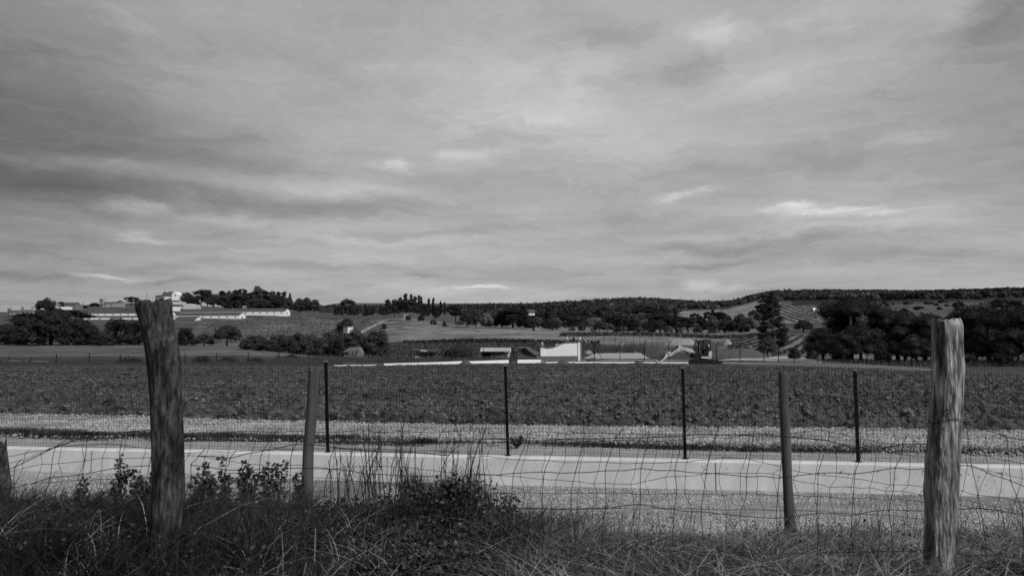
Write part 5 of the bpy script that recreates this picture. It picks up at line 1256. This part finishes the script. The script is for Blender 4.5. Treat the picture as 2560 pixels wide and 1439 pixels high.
# ---- birds
def bird(px, py, D, span, label, roll):
    t = empty('bird', P(px, py, D)); tag(t, label, 'bird', 'birds in the right sky')
    s = span
    b = MB(); b.tube([(-.30*s, 0, 0), (-.15*s, 0, .01*s), (0, 0, .02*s), (.16*s, 0, .01*s), (.34*s, 0, -.01*s)], [.015*s, .06*s, .075*s, .05*s, .02*s], 8); b.ball((-.27*s, 0, .012*s), .05*s, 8, 6); b.build('body', K['bird'], t, smooth=True)
    w = MB()
    for sd in (-1, 1):
        w.slab([(-.10*s, sd*.04*s, .02*s), (.10*s, sd*.04*s, .02*s), (.12*s, sd*.26*s, .13*s), (-.06*s, sd*.26*s, .13*s)][::sd], .008*s); w.slab([(-.06*s, sd*.26*s, .13*s), (.12*s, sd*.26*s, .13*s), (.13*s, sd*.5*s, .06*s), (.05*s, sd*.5*s, .06*s)][::sd], .006*s)
    w.build('wings', K['bird'], t); t.rotation_euler = (R(roll), R(-25), R(25))
bird(2018, 540, 120, .55, 'small dark bird under the bright cloud streak', 15); bird(2406, 625, 110, .5, 'small dark bird low in the right sky', -10)
bird(2351, 529, 160, .4, 'tiny dark bird highest at the right', 20)
# ---- weeping tree and scrub
def weeping():
    D = 86; q = P(1147, 899, D); t = empty('weeping_tree', q); tag(t, 'rounded weeping tree with drooping twigs between the shack and the shed', 'tree'); m = M(D)
    n = 700; V = []; Fc = []; h = P(1147, 864, D)[2]-q[2]; Cs = []
    for i in range(n):
        a = rng.uniform(0, 6.28); r0 = 34*m*math.sqrt(rng.random()); top = h*(1-.32*(r0/(34*m))**2)*rng.uniform(.75, 1.05); ln = top*rng.uniform(.4, .85)
        for k in range(24):
            f = k/23; Cs.append((r0*math.cos(a)*(1+.08*f), r0*math.sin(a)*(1+.08*f), top-ln*f+rng.normal(0, .02)))
    C = np.array(Cs)+rng.normal(0, .03, (len(Cs), 3)); Nn = rng.standard_normal((len(C), 3)); Nn[:, 2] *= .2; Nn /= np.linalg.norm(Nn, axis=1)[:, None]
    V, Fc = leafq(C, Nn, .045, 1.6); mk('crown', V, Fc, K['leafm'], t)
    trunk(t, [(0, 0, -.2), (.05, 0, h*.5), (0, 0, h*.85)], [.12, .09, .04])
weeping()
for i, (px, top, w, D, b, k, d) in enumerate([(505, 888, 60, 74, 916, 'bush0', 'low grey shrub just right of the dark timber post'), (570, 889, 66, 75, 914, 'bush1', 'low shrub below the fan shaped tree'), (640, 890, 60, 76, 913, 'bush2', 'low shrub left of the braced fence post'), (728, 884, 56, 84, 904, 'bush0', 'low shrub right of the braced fence post'),
    (330, 888, 80, 74, 916, 'bush1', 'low shrub just left of the dark timber post'), (1003, 884, 24, 110, 894, 'bush2', 'small tuft left of the ruined shack'), (470, 892, 50, 73, 916, 'bush2', 'small low shrub touching the dark timber post')]):
    pass
SCRUB = [(505, 890, 60, 74, 916, 0, 'low grey shrub just right of the dark timber post'), (570, 891, 66, 75, 914, 1, 'low shrub below the fan shaped tree'), (640, 892, 60, 76, 913, 2, 'low shrub left of the braced fence post'), (728, 886, 56, 84, 904, 0, 'low shrub right of the braced fence post'), (325, 890, 80, 74, 916, 1, 'low shrub just left of the dark timber post')]
for px, top, w, D, b, k, d in SCRUB:
    q = P(px, b, D); t = empty('shrub', q); tag(t, d, 'bush', 'low shrubs along the back fence'); h = P(px, top, D)[2]-q[2]; hw = w*M(D)/2
    n = 1500; C = rng.standard_normal((n, 3)); C /= np.linalg.norm(C, axis=1)[:, None]; C[:, 2] = np.abs(C[:, 2]); r0 = rng.uniform(.3, 1, n)**.5; C = C*r0[:, None]*(1+.3*fbm(C[:, 0]*2+k+px, C[:, 1]*2, 3))[:, None]*np.array((hw, .8, h))
    Nn = rng.standard_normal((n, 3)); Nn /= np.linalg.norm(Nn, axis=1)[:, None]; V, Fc = leafq(C, Nn, .045, 1.8); mk('foliage', V, Fc, K['leafm'], t); trunk(t, [(0, 0, -.1), (0, 0, h*.6)], [.04, .02])
q = P(1470, 885, 92); t = empty('white_shrub', q); tag(t, 'pale flowering shrub right of the gate wall', 'bush')
n = 900; C = rng.standard_normal((n, 3)); C /= np.linalg.norm(C, axis=1)[:, None]; C[:, 2] = np.abs(C[:, 2]); C = C*rng.uniform(.5, 1, n)[:, None]*np.array((.7, .5, .55)); V, Fc = leafq(C, C+.01, .05, 1.3)
K['flower'] = mat('pale_blossom', .28, .45, 5); mk('foliage', V, Fc, K['flower'], t)
# ------------------------------------------------------------------ field planting (rows of vines, grass, weeds)
def rows(name, poly, heading, spacing, step, size, h, mt, label, prob=.92, jit=.25):
    p = np.array(poly, float); u = (p[:, 0]-1280)/F; X = u*p[:, 1]; Y = p[:, 1]
    c, s = math.cos(heading), math.sin(heading)      # row direction (s, c): heading from +Y to +X
    a = X*s+Y*c; b = X*c-Y*s
    A, B = np.meshgrid(np.arange(a.min(), a.max(), step), np.arange(b.min(), b.max(), spacing))
    A = (A+rng.uniform(-.4, .4, A.shape)*step).ravel(); B = B.ravel()+rng.normal(0, jit, A.size)*size
    x = A*s+B*c; y = A*c-B*s; k = (y > 20); x, y = x[k], y[k]
    m = poly_mask(1280+F*x/y, y, poly) & (rng.random(len(x)) < prob) & (fbm(x/9, y/9, 3, 4) > -.45); x, y = x[m], y[m]; n = len(x); q = 4
    x = np.repeat(x, q)+rng.normal(0, size*.5, n*q); y = np.repeat(y, q)+rng.normal(0, size*.5, n*q)
    C = np.stack([x, y, H(x, y)+rng.uniform(.1, 1, n*q)*h], 1); Nn = rng.standard_normal((n*q, 3)); Nn[:, 2] = np.abs(Nn[:, 2]); Nn /= np.linalg.norm(Nn, axis=1)[:, None]
    V, Fc = leafq(C, Nn, size*.55); tag(mk(name, V, Fc, mt), label, kind='stuff'); return n
rows('vineyard', [(935, 112), (1340, 108), (1440, 112), (1500, 150), (1500, 190), (1350, 205), (1150, 222), (960, 228), (900, 180)], R(70), 1.7, .65, .34, .55, K['vine'], 'dark vineyard of close rows behind the shack and sheds')
rows('vineyard_slope', [(480, 235), (860, 232), (960, 330), (950, 410), (760, 540), (520, 420)], R(40), 2.8, 1.5, .4, .45, K['vine'], 'vines in faint rows on the slope above the bush clump', prob=.55)
rows('vine_rows', [(1815, 150), (1880, 118), (1990, 105), (2040, 110), (2060, 250), (1890, 285), (1830, 250)], R(24), 3.0, .42, .34, .5, K['vine'], 'distinct curving vine rows on pale soil beside the tall pine', jit=.1)
rows('upper_vine_rows', [(1935, 430), (2110, 405), (2100, 715), (1955, 755)], R(14), 5.5, 1.4, .62, .9, K['vine'], 'upper vine rows on the pale hillside field above the tall pine', jit=.15)
rows('hedge_line', [(1400, 268), (1900, 262), (1900, 272), (1400, 280)], R(90), 1.5, .6, .6, 1.3, K['leafm'], 'thin dark hedge along the near side of the far trees')
rows('crop_edge', [(1010, 222), (1500, 196), (1500, 204), (1150, 236), (1010, 232)], R(90), 1.5, .6, .5, .8, K['leafd'], 'dark overgrown margin between vineyard and pale meadow')

def blades(name, X, Y, h, w, lean, mt, label=None, kind=None, parent=None, curve=1.0, zf=None, seg=3, wind=(.25, .1), tone=1.0):
    n = len(X); z0 = (H(X, Y) if zf is None else zf(X, Y))-.02
    a = rng.uniform(0, 6.28, n); f = rng.uniform(0, 6.28, n); L = lean*rng.random(n)*h
    dx, dy = np.cos(a)*L+wind[0]*h, np.sin(a)*L*.7+wind[1]*h; wx, wy = np.cos(f)*w, np.sin(f)*w
    V = np.zeros((n, (seg+1)*2, 3)); 
    for i in range(seg+1):
        t = i/seg; cx = X+dx*t**(1+curve); cy = Y+dy*t**(1+curve); cz = z0+h*(t-.22*lean*t**2); ww = (1-t)**.7 if i else .8
        for j, sgn in enumerate((-1, 1)):
            V[:, i*2+j, 0] = cx+sgn*wx*ww; V[:, i*2+j, 1] = cy+sgn*wy*ww; V[:, i*2+j, 2] = cz
    b = np.array([(2*i, 2*i+1, 2*i+3, 2*i+2) for i in range(seg)])
    Fc = (b[None]+np.arange(n)[:, None, None]*(seg+1)*2).reshape(-1, 4)
    o = mk(name, V.reshape(-1, 3), Fc, mt, parent, attr=np.repeat(rng.uniform(.35, 1.9, n)**1.2*tone, (seg+1)*2)); 
    if label: tag(o, label, kind=kind)
    return o
# bank of grass in front (denser tufts)
def patch(n, y0, y1, umax=.78, tuft=0, pw=1.0):
    y = y0+(y1-y0)*rng.random(n)**pw; x = rng.uniform(-umax, umax, n)*y
    if tuft:
        k = rng.integers(0, tuft, n); cy = y0+(y1-y0)*rng.random(tuft)**pw; cx = rng.uniform(-umax, umax, tuft)*cy; sp = rng.uniform(.03, .11, tuft)[k]
        x = cx[k]+rng.normal(0, 1, n)*sp; y = cy[k]+rng.normal(0, 1, n)*sp
    return x, y
def thin(x, y):
    """brambles leave little room for grass in the middle of the bank"""
    px = 1280+F*x/y; k = ~((px > 820) & (px < 1240) & (rng.random(len(x)) < .72)); return x[k], y[k]
x, y = patch(56000, 2.0, 6.2); x, y = thin(x, y); hh = rng.uniform(.07, .20, len(x))*(1+.5*fbm(x*1.1, y*1.1, 3)); hh *= np.where(x < -.3*y, 1.2, 1)*np.where((x > .1*y) & (y > 3.4), .55, 1)
blades('grass', x, y, hh, .0028, 1.3, K['grass'], 'dense tangled dark grass covering the near bank', 'stuff', tone=np.clip(1+x/y*1.6, .8, 1.9), wind=(.1, .0))
x, y = patch(44000, 2.1, 6.3, tuft=420); x, y = thin(x, y); hh = rng.uniform(.10, .36, len(x))*(1+.6*fbm(x*.9+4, y*.9, 3))*np.where(x < -.15*y, 1.2, 1)*np.where((x > .1*y) & (y > 3.4), .52, 1)
blades('tall_grass', x, y, hh, .0024, 1.5, K['grass'], 'taller tufts of grass rising from the near bank', 'stuff', tone=np.clip(1.1+x/y*2, .8, 2.1), wind=(.12, .02), seg=4)
x, y = patch(30000, 2.1, 6.0, tuft=420); k = (x > -.02*y) | (rng.random(len(x)) < .10); x, y = x[k], y[k]; hh = rng.uniform(.10, .34, len(x))*np.where((x > .1*y) & (y > 3.4), .6, 1)
blades('dry_grass', x, y, hh, .0026, 2.0, K['dry'], 'pale dry grass blades tangled among the green grass', 'stuff', wind=(.0, 0), seg=4)
x, y = patch(46, 2.4, 4.8, tuft=24); blades('dry_straws', x, y, rng.uniform(.25, .45, len(x)), .0032, 1.4, K['dry'], 'long pale straws lying across the grass', 'stuff')
x, y = patch(1600, 4.4, 6.4, tuft=220); blades('seed_grass', x, y, rng.uniform(.22, .55, len(x)), .0018, .8, K['grass'], 'thin upright seed stalks along the crest of the bank', 'stuff', seg=4)
# short weeds on the track edges and gravel
def line_weeds(n, f0, f1, hmin, hmax, name, label, thr, mt='grass', sc=1.3, seed=2, zf=lambda X, Y: .05+0*X, xmax=99):
    u = rng.uniform(-.8, .8 if xmax > 0 else -.1, n); y = np.full(n, 14.)
    t = rng.random(n)
    for _ in range(20): y = f0(u*y)*(1-t)+f1(u*y)*t
    x = u*y; k = fbm(x*sc, y*sc*2, 3, seed) > thr+.15*rng.standard_normal(n)+(np.clip((x+7)/6, 0, 1)*.45 if xmax < 0 else 0); x, y = x[k], y[k]
    blades(name, x, y, rng.uniform(hmin, hmax, len(x))*rng.choice([.5, .8, 1.2], len(x)), .007, 1.4, K[mt], label, 'stuff', zf=zf)
line_weeds(60000, lambda x: wallY(x)+1.75+.1*np.sin(x), lambda x: wallY(x)+2.5, .04, .15, 'road_weeds', 'line of dark low weeds between the dirt strip and the white gravel', -.12, sc=.8)
line_weeds(45000, lambda x: wallY(x)+2.45-.035*np.minimum(x, 0)+.12*np.sin(x*1.7), lambda x: wallY(x)+2.05+.1*np.sin(x*2.3+1), .05, .15, 'left_road_weeds', 'broader dark weeds on the left of the dirt strip', -.22, seed=9, xmax=-1.5, zf=lambda X, Y: .08+0*X)
line_weeds(3500, lambda x: wallY(x)-.45, lambda x: wallY(x)-.08, .02, .07, 'wall_foot_weeds', 'sparse weeds along the foot of the concrete wall', .12, zf=lambda X, Y: H(X, Y))
line_weeds(5200, lambda x: near_edge(x)+.1, lambda x: near_edge(x)+1.6, .04, .13, 'field_edge_weeds', 'tufts of dry weeds at the near edge of the ploughed field', .05, mt='vine', zf=lambda X, Y: soil_z(X, Y))
# weeds in front of the sheds and along the back fence
n = 16000; px = rng.uniform(690, 1350, n); y = rng.uniform(77, 90, n); x = (px-1280)/F*y
blades('shed_weeds', x, y, rng.uniform(.25, .75, n)*(1+.5*fbm(x/2, y/2, 3)), .022, .5, K['vine'], 'tall grey weeds in front of the sheds and back fence', 'stuff', seg=2)
n = 22000; px = rng.uniform(-60, 860, n); y = rng.uniform(66, 92, n); x = (px-1280)/F*y
blades('meadow_weeds', x, y, rng.uniform(.08, .4, n)*(1+.9*fbm(x/4, y/4, 3)), .02, .6, K['vine'], 'rough weeds beyond the ploughed field at left', 'stuff', seg=2)
n = 7000; px = rng.uniform(2050, 2700, n); y = rng.uniform(62, 95, n); x = (px-1280)/F*y; k = y > farY(x, y)+2
blades('grove_grass', x[k], y[k], rng.uniform(.2, .7, k.sum()), .02, .6, K['grass'], 'rough grass under the dark pine grove', 'stuff', seg=2)
n = 2600; px = np.concatenate([rng.normal(c, 5, 260) for c in (1510, 1468, 1497, 1540, 1560, 1580, 1600, 1455, 1525, 1572)]); y = rng.uniform(128, 140, n); x = (px-1280)/F*y
blades('reeds', x, y, rng.uniform(.5, 2.2, n)*(.6+.6*rng.random(n)), .03, .25, K['vine'], 'tall dark reeds beyond the gate wall under the bent posts', 'stuff', seg=2)

# leafy things -------------------------------------------------------
def leaves(C, D_, size, asp=.42):
    """pointed folded leaves: base, two sides, tip"""
    n = len(C); D_ = D_/(np.linalg.norm(D_, axis=1)[:, None]+1e-9); r = rng.standard_normal((n, 3)); s = np.cross(D_, r); s /= np.linalg.norm(s, axis=1)[:, None]+1e-9
    up = np.cross(s, D_); L = (size*rng.uniform(.6, 1.35, n))[:, None]
    V = np.stack([C, C+D_*L*.45+s*L*asp+up*L*.1, C+D_*L-up*L*.12, C+D_*L*.45-s*L*asp+up*L*.1, C+D_*L*.5], 1)
    b = np.array([(0, 1, 4), (1, 2, 4), (2, 3, 4), (3, 0, 4)]); Fc = (b[None]+np.arange(n)[:, None, None]*5).reshape(-1, 3)
    return V.reshape(-1, 3), Fc
def bramble(px, D, w, hpy, ncane, label, lsz=.021, seed=0, cat='bramble bush'):
    q = P(px, 860, D); z0 = float(H(q[0], D)); t = empty('bramble_bush', (q[0], D, z0-.02)); tag(t, label, cat, 'bramble bushes on the near bank')
    g = random.Random(seed); h = P(px, hpy, D)[2]-z0; m = MB(); LC = []; LD_ = []
    for i in range(ncane):
        a = g.uniform(0, 6.28); r = w*M(D)/2*g.random()**.6; hh = h*g.choice((.5, .6, .75, .85, 1.0, 1.3))*(1-.25*(r/(w*M(D)/2))**2)
        b0 = np.array((g.uniform(-.3, .3)*w*M(D), g.uniform(-.18, .18), 0)); tip = np.array((r*math.cos(a), r*math.sin(a)*.6, hh)); mid = b0*.4+tip*.6+np.array((0, 0, hh*.25))
        pts = [b0*(1-s)**2+2*mid*s*(1-s)+tip*s*s for s in np.linspace(0, 1, 9)]; m.tube(pts, [.0035]*5+[.0028, .0022, .0016, .001], 4, False)
        for s in np.linspace(.25, 1, 15):
            c = b0*(1-s)**2+2*mid*s*(1-s)+tip*s*s
            for k in range(3):
                d = np.array((g.gauss(0, 1), g.gauss(0, 1)-.2, g.gauss(.25, .7))); LC.append(c+d*g.uniform(.008, .03)); LD_.append(d)
    m.build('canes', K['stalk'], t); V, Fc = leaves(np.array(LC), np.array(LD_), lsz); mk('leaves', V, Fc, K['bramble'], t)
br = [(880, 4.4, 260, 1268, 110, 'dense dark bramble left of centre on the bank', 1), (1000, 4.2, 300, 1246, 150, 'large dark bramble bush at the centre of the bank', 2), (1150, 4.2, 240, 1226, 110, 'dark bramble right of centre below the dry stems', 3),
      (930, 3.5, 400, 1345, 150, 'low bramble at the bottom centre left', 4), (1170, 3.5, 330, 1335, 120, 'low bramble at the bottom right of centre', 5), (1070, 3.0, 420, 1395, 150, 'lowest bramble at the bottom centre', 6),
      (1245, 4.5, 150, 1262, 34, 'small bramble at the right end of the dark mass', 7), (790, 3.6, 240, 1345, 60, 'bramble between the thin post and the dark mass', 8), (660, 4.5, 220, 1285, 36, 'leafy bramble left of the thin leaning post', 9), (1075, 4.3, 230, 1236, 120, 'spreading bramble just under the broom tuft', 10)]
for px, D, w, hp, nc, lb, sd in br: bramble(px, D, w, hp, nc, lb, seed=sd)
def leafy_weed(px, base, top, D, label, seed, spread=.22, n=3, lsz=.024):
    q = P(px, base, D); t = empty('leafy_weed', q); tag(t, label, 'weed', 'leafy weeds standing over the left bank'); g = random.Random(seed); h = P(px, top, D)[2]-q[2]; m = MB(); LC = []; LD_ = []
    for i in range(n):
        tx = g.uniform(-1, 1)*spread*h+.06*h; hh = h*(1 if i == 0 else g.uniform(.6, .95)); pts = [(tx*s*s, g.uniform(-.01, .01), hh*s) for s in np.linspace(0, 1, 7)]; m.tube(pts, [.0035, .003, .003, .0025, .002, .0015, .001], 4, False)
        for s in np.linspace(.12, 1, 17):
            s = min(1, s+g.uniform(-.02, .02))
            for k in range(2):
                a = g.uniform(0, 6.28); d = np.array((math.cos(a), math.sin(a), g.uniform(-.2, .7))); L0 = g.uniform(.004, .045)*(1.15-s*.8)
                c0 = np.array((tx*s*s, 0, hh*s)); c1 = c0+d*L0; m.tube([c0, c1], [.0011, .0008], 3, False)
                for j in range(g.choice((1, 2, 3))): LC.append(c1+np.array((g.gauss(0, .006), g.gauss(0, .006), g.gauss(0, .006)))); LD_.append(d+np.array((g.gauss(0, .5), g.gauss(0, .5), g.gauss(0, .5))))
    m.build('stems', K['stalk'], t); V, Fc = leaves(np.array(LC), np.array(LD_), lsz*(1.0)); mk('leaves', V, Fc, K['weed'], t)
lw = [(190, 1300, 1196, 5.0, 'thin leafy weed furthest left, before the track'), (212, 1300, 1198, 5.0, 'twin of the leftmost leafy weed, slightly right'), (284, 1290, 1166, 4.9, 'tall leafy weed left of the dark timber post'), (303, 1260, 1142, 4.9, 'tallest bare topped leafy weed left of the dark timber post'), (345, 1285, 1178, 4.9, 'bushy leafy weed close left of the dark timber post'),
      (372, 1280, 1186, 4.8, 'leafy weed touching the dark timber post at left'), (490, 1285, 1164, 4.8, 'bushy leafy weed close right of the dark timber post'), (520, 1285, 1170, 4.8, 'second leafy weed right of the dark timber post'), (556, 1285, 1143, 4.8, 'tallest leafy weed right of the dark timber post'), (608, 1290, 1150, 4.8, 'slim leafy weed with a tuft, midway to the thin post'),
      (622, 1290, 1185, 4.8, 'bushy leafy weed midway to the thin post'), (665, 1290, 1162, 4.8, 'leafy weed further left of the thin leaning post'), (698, 1290, 1156, 4.8, 'leafy weed closest to the left of the thin leaning post'), (748, 1295, 1180, 4.8, 'leafy weed partly behind the thin leaning post'), (1128, 1290, 1198, 4.2, 'dark leafy weed rising right of the broom tuft'), (238, 1305, 1225, 4.6, 'short leafy weed between the left weeds')]
for i, (px, b, tp, D, lb) in enumerate(lw): leafy_weed(px, b, tp, D, lb, i, n=2 if i < 2 or i == 3 else 4, lsz=.026 if i not in (0, 1, 3) else .022)
# bare dry stems
def stem(pts, D, r, label, twigs=0, seed=0):
    g = random.Random(seed); o = P(pts[0][0], pts[0][1], D); t = empty('dry_stem', o); tag(t, label, 'dry stem', 'bare dry stems right of the thin leaning post'); m = MB(); q = [P(a, b, D)-o for a, b in pts]
    n = len(q); m.tube(q, list(np.linspace(r, r*.3, n)), 4, False)
    for k in range(twigs):
        s = g.uniform(.3, .95)*(n-1); i = min(int(s), n-2); c = q[i]+(q[i+1]-q[i])*(s-i); d = np.array((g.uniform(-.05, .05), g.uniform(-.03, .03), g.uniform(.04, .12))); m.tube([c, c+d*.6, c+d+np.array((d[0]*.3, 0, 0))], [r*.5, r*.35, r*.15], 3, False)
    m.build('stem', K['stalk'], t)
st = [([(842, 1275), (846, 1220), (852, 1150), (848, 1075)], 4), ([(928, 1268), (920, 1210), (915, 1150), (906, 1070)], 8), ([(938, 1270), (926, 1200), (921, 1120), (921, 1060)], 6), ([(952, 1270), (950, 1200), (950, 1130), (948, 1075)], 10), ([(965, 1270), (956, 1190), (952, 1130), (955, 1090)], 5),
      ([(985, 1260), (996, 1180), (1003, 1120), (1008, 1060), (1012, 1010)], 8), ([(992, 1262), (1000, 1200), (1005, 1130), (1004, 1060)], 8), ([(880, 1275), (895, 1230), (905, 1180), (915, 1140)], 5), ([(895, 1270), (884, 1215), (872, 1170), (862, 1130)], 5), ([(860, 1275), (868, 1215), (874, 1160), (880, 1110)], 5),
      ([(1172, 1215), (1180, 1160), (1196, 1110), (1214, 1075), (1221, 1030)], 2), ([(1127, 1255), (1131, 1180), (1134, 1120), (1135, 1070)], 5), ([(1150, 1250), (1158, 1200), (1166, 1170), (1168, 1140)], 4), ([(905, 1272), (912, 1220), (935, 1150), (948, 1125)], 3), ([(1030, 1255), (1020, 1200), (1008, 1140)], 6), ([(970, 1268), (975, 1220), (985, 1170), (1010, 1130)], 4),
      ([(828, 1265), (826, 1200), (822, 1150)], 3), ([(940, 1274), (934, 1200), (930, 1150), (934, 1100)], 6), ([(1060, 1250), (1052, 1190), (1056, 1140)], 6), ([(1185, 1245), (1192, 1190), (1200, 1150)], 4)]
lab = ['leftmost', 'left leaning', 'upright twiggy', 'tall straight', 'slightly bent', 'tallest thin', 'straight companion of the tallest', 'short slanting', 'left slanting short', 'right slanting', 'thick curved', 'twiggy upright over the leafy weed', 'short grassy', 'crossing slanted', 'short left leaning', 'low right leaning', 'short one by the thin post', 'close set upright', 'short twiggy middle', 'rightmost short']
for i, ((p, tw), l) in enumerate(zip(st, lab)): stem(p, 4.7, .0052 if i in (1, 2, 10) else .0036, l+' dry stem rising from the brambles', tw, i)
def tuft(px, base, top, w, D, n, label, mt='stalk', lean=.15):
    q = P(px, base, D); t = empty('grass_tuft', q); tag(t, label, 'grass tuft', 'upright tufts of fine stems'); h = P(px, top, D)[2]-q[2]; X = rng.normal(0, w*M(D)*.22, n); Y = rng.normal(0, .03, n)
    blades('stems', X, Y, rng.uniform(.55, 1.0, n)*h, .0016, lean*3, K[mt], parent=t, zf=lambda a, b: 0*a, seg=4, wind=(-.08 if px > 1100 else -.12, 0))
tuft(1040, 1268, 1145, 74, 4.6, 700, 'dense broom like tuft of fine stems at the centre'); tuft(1150, 1262, 1130, 84, 4.6, 300, 'loose tuft of fine stems right of the broom tuft'); tuft(1108, 1262, 1150, 60, 4.7, 160, 'thin tuft of stems between the broom tuft and the curved stem')
tuft(1190, 1255, 1140, 66, 4.7, 150, 'thin pale tuft of stems at the foot of the thick curved stem')

q = G(1292, 1121, .06); t = empty('shrub', q); tag(t, 'small dark shrub growing in the white gravel beside the second black post', 'bush')
m = MB(); LC = []; LD_ = []
for i in range(26):
    a = random.uniform(0, 6.28); tp = np.array((math.cos(a)*.13, math.sin(a)*.1, random.uniform(.10, .24))); m.tube([(0, 0, 0), tp*.6, tp], [.003, .002, .001], 4, False)
    for k in range(14): LC.append(tp*random.uniform(.3, 1)); LD_.append(np.array((random.gauss(0, 1), random.gauss(0, 1), random.gauss(.6, .5))))
m.build('stems', K['stalk'], t); V, Fc = leaves(np.array(LC), np.array(LD_), .035); mk('leaves', V, Fc, K['weed'], t)

# low broad leaves between the grass
n = 6500; x, y = patch(n, 2.6, 6.0, tuft=340); k_ = (x < .05*y) | (rng.random(n) < .25); x, y = x[k_], y[k_]; n = len(x); C = np.stack([x, y, H(x, y)+rng.uniform(.02, .16, n)], 1); D_ = rng.standard_normal((n, 3)); D_[:, 2] = np.abs(D_[:, 2])*.6
V, Fc = leaves(C, D_, .019, .34); tag(mk('ground_weeds', V, Fc, K['weed']), 'low broad leafed weeds mixed through the bank grass', kind='stuff')
# extra dry stems
g_ = random.Random(77)
for i in range(36):
    px = g_.choice([g_.uniform(820, 1060), g_.uniform(860, 1040), g_.uniform(1080, 1230)]); tp = g_.uniform(1065, 1190); lx = g_.uniform(-22, 22)
    stem([(px, 1270), (px+lx*.3, 1270-(1270-tp)*.4), (px+lx*.6, 1270-(1270-tp)*.75), (px+lx, tp)], 4.8, .003, 'thin dark dry stem in the thicket above the brambles', g_.randint(2, 7), i+100)
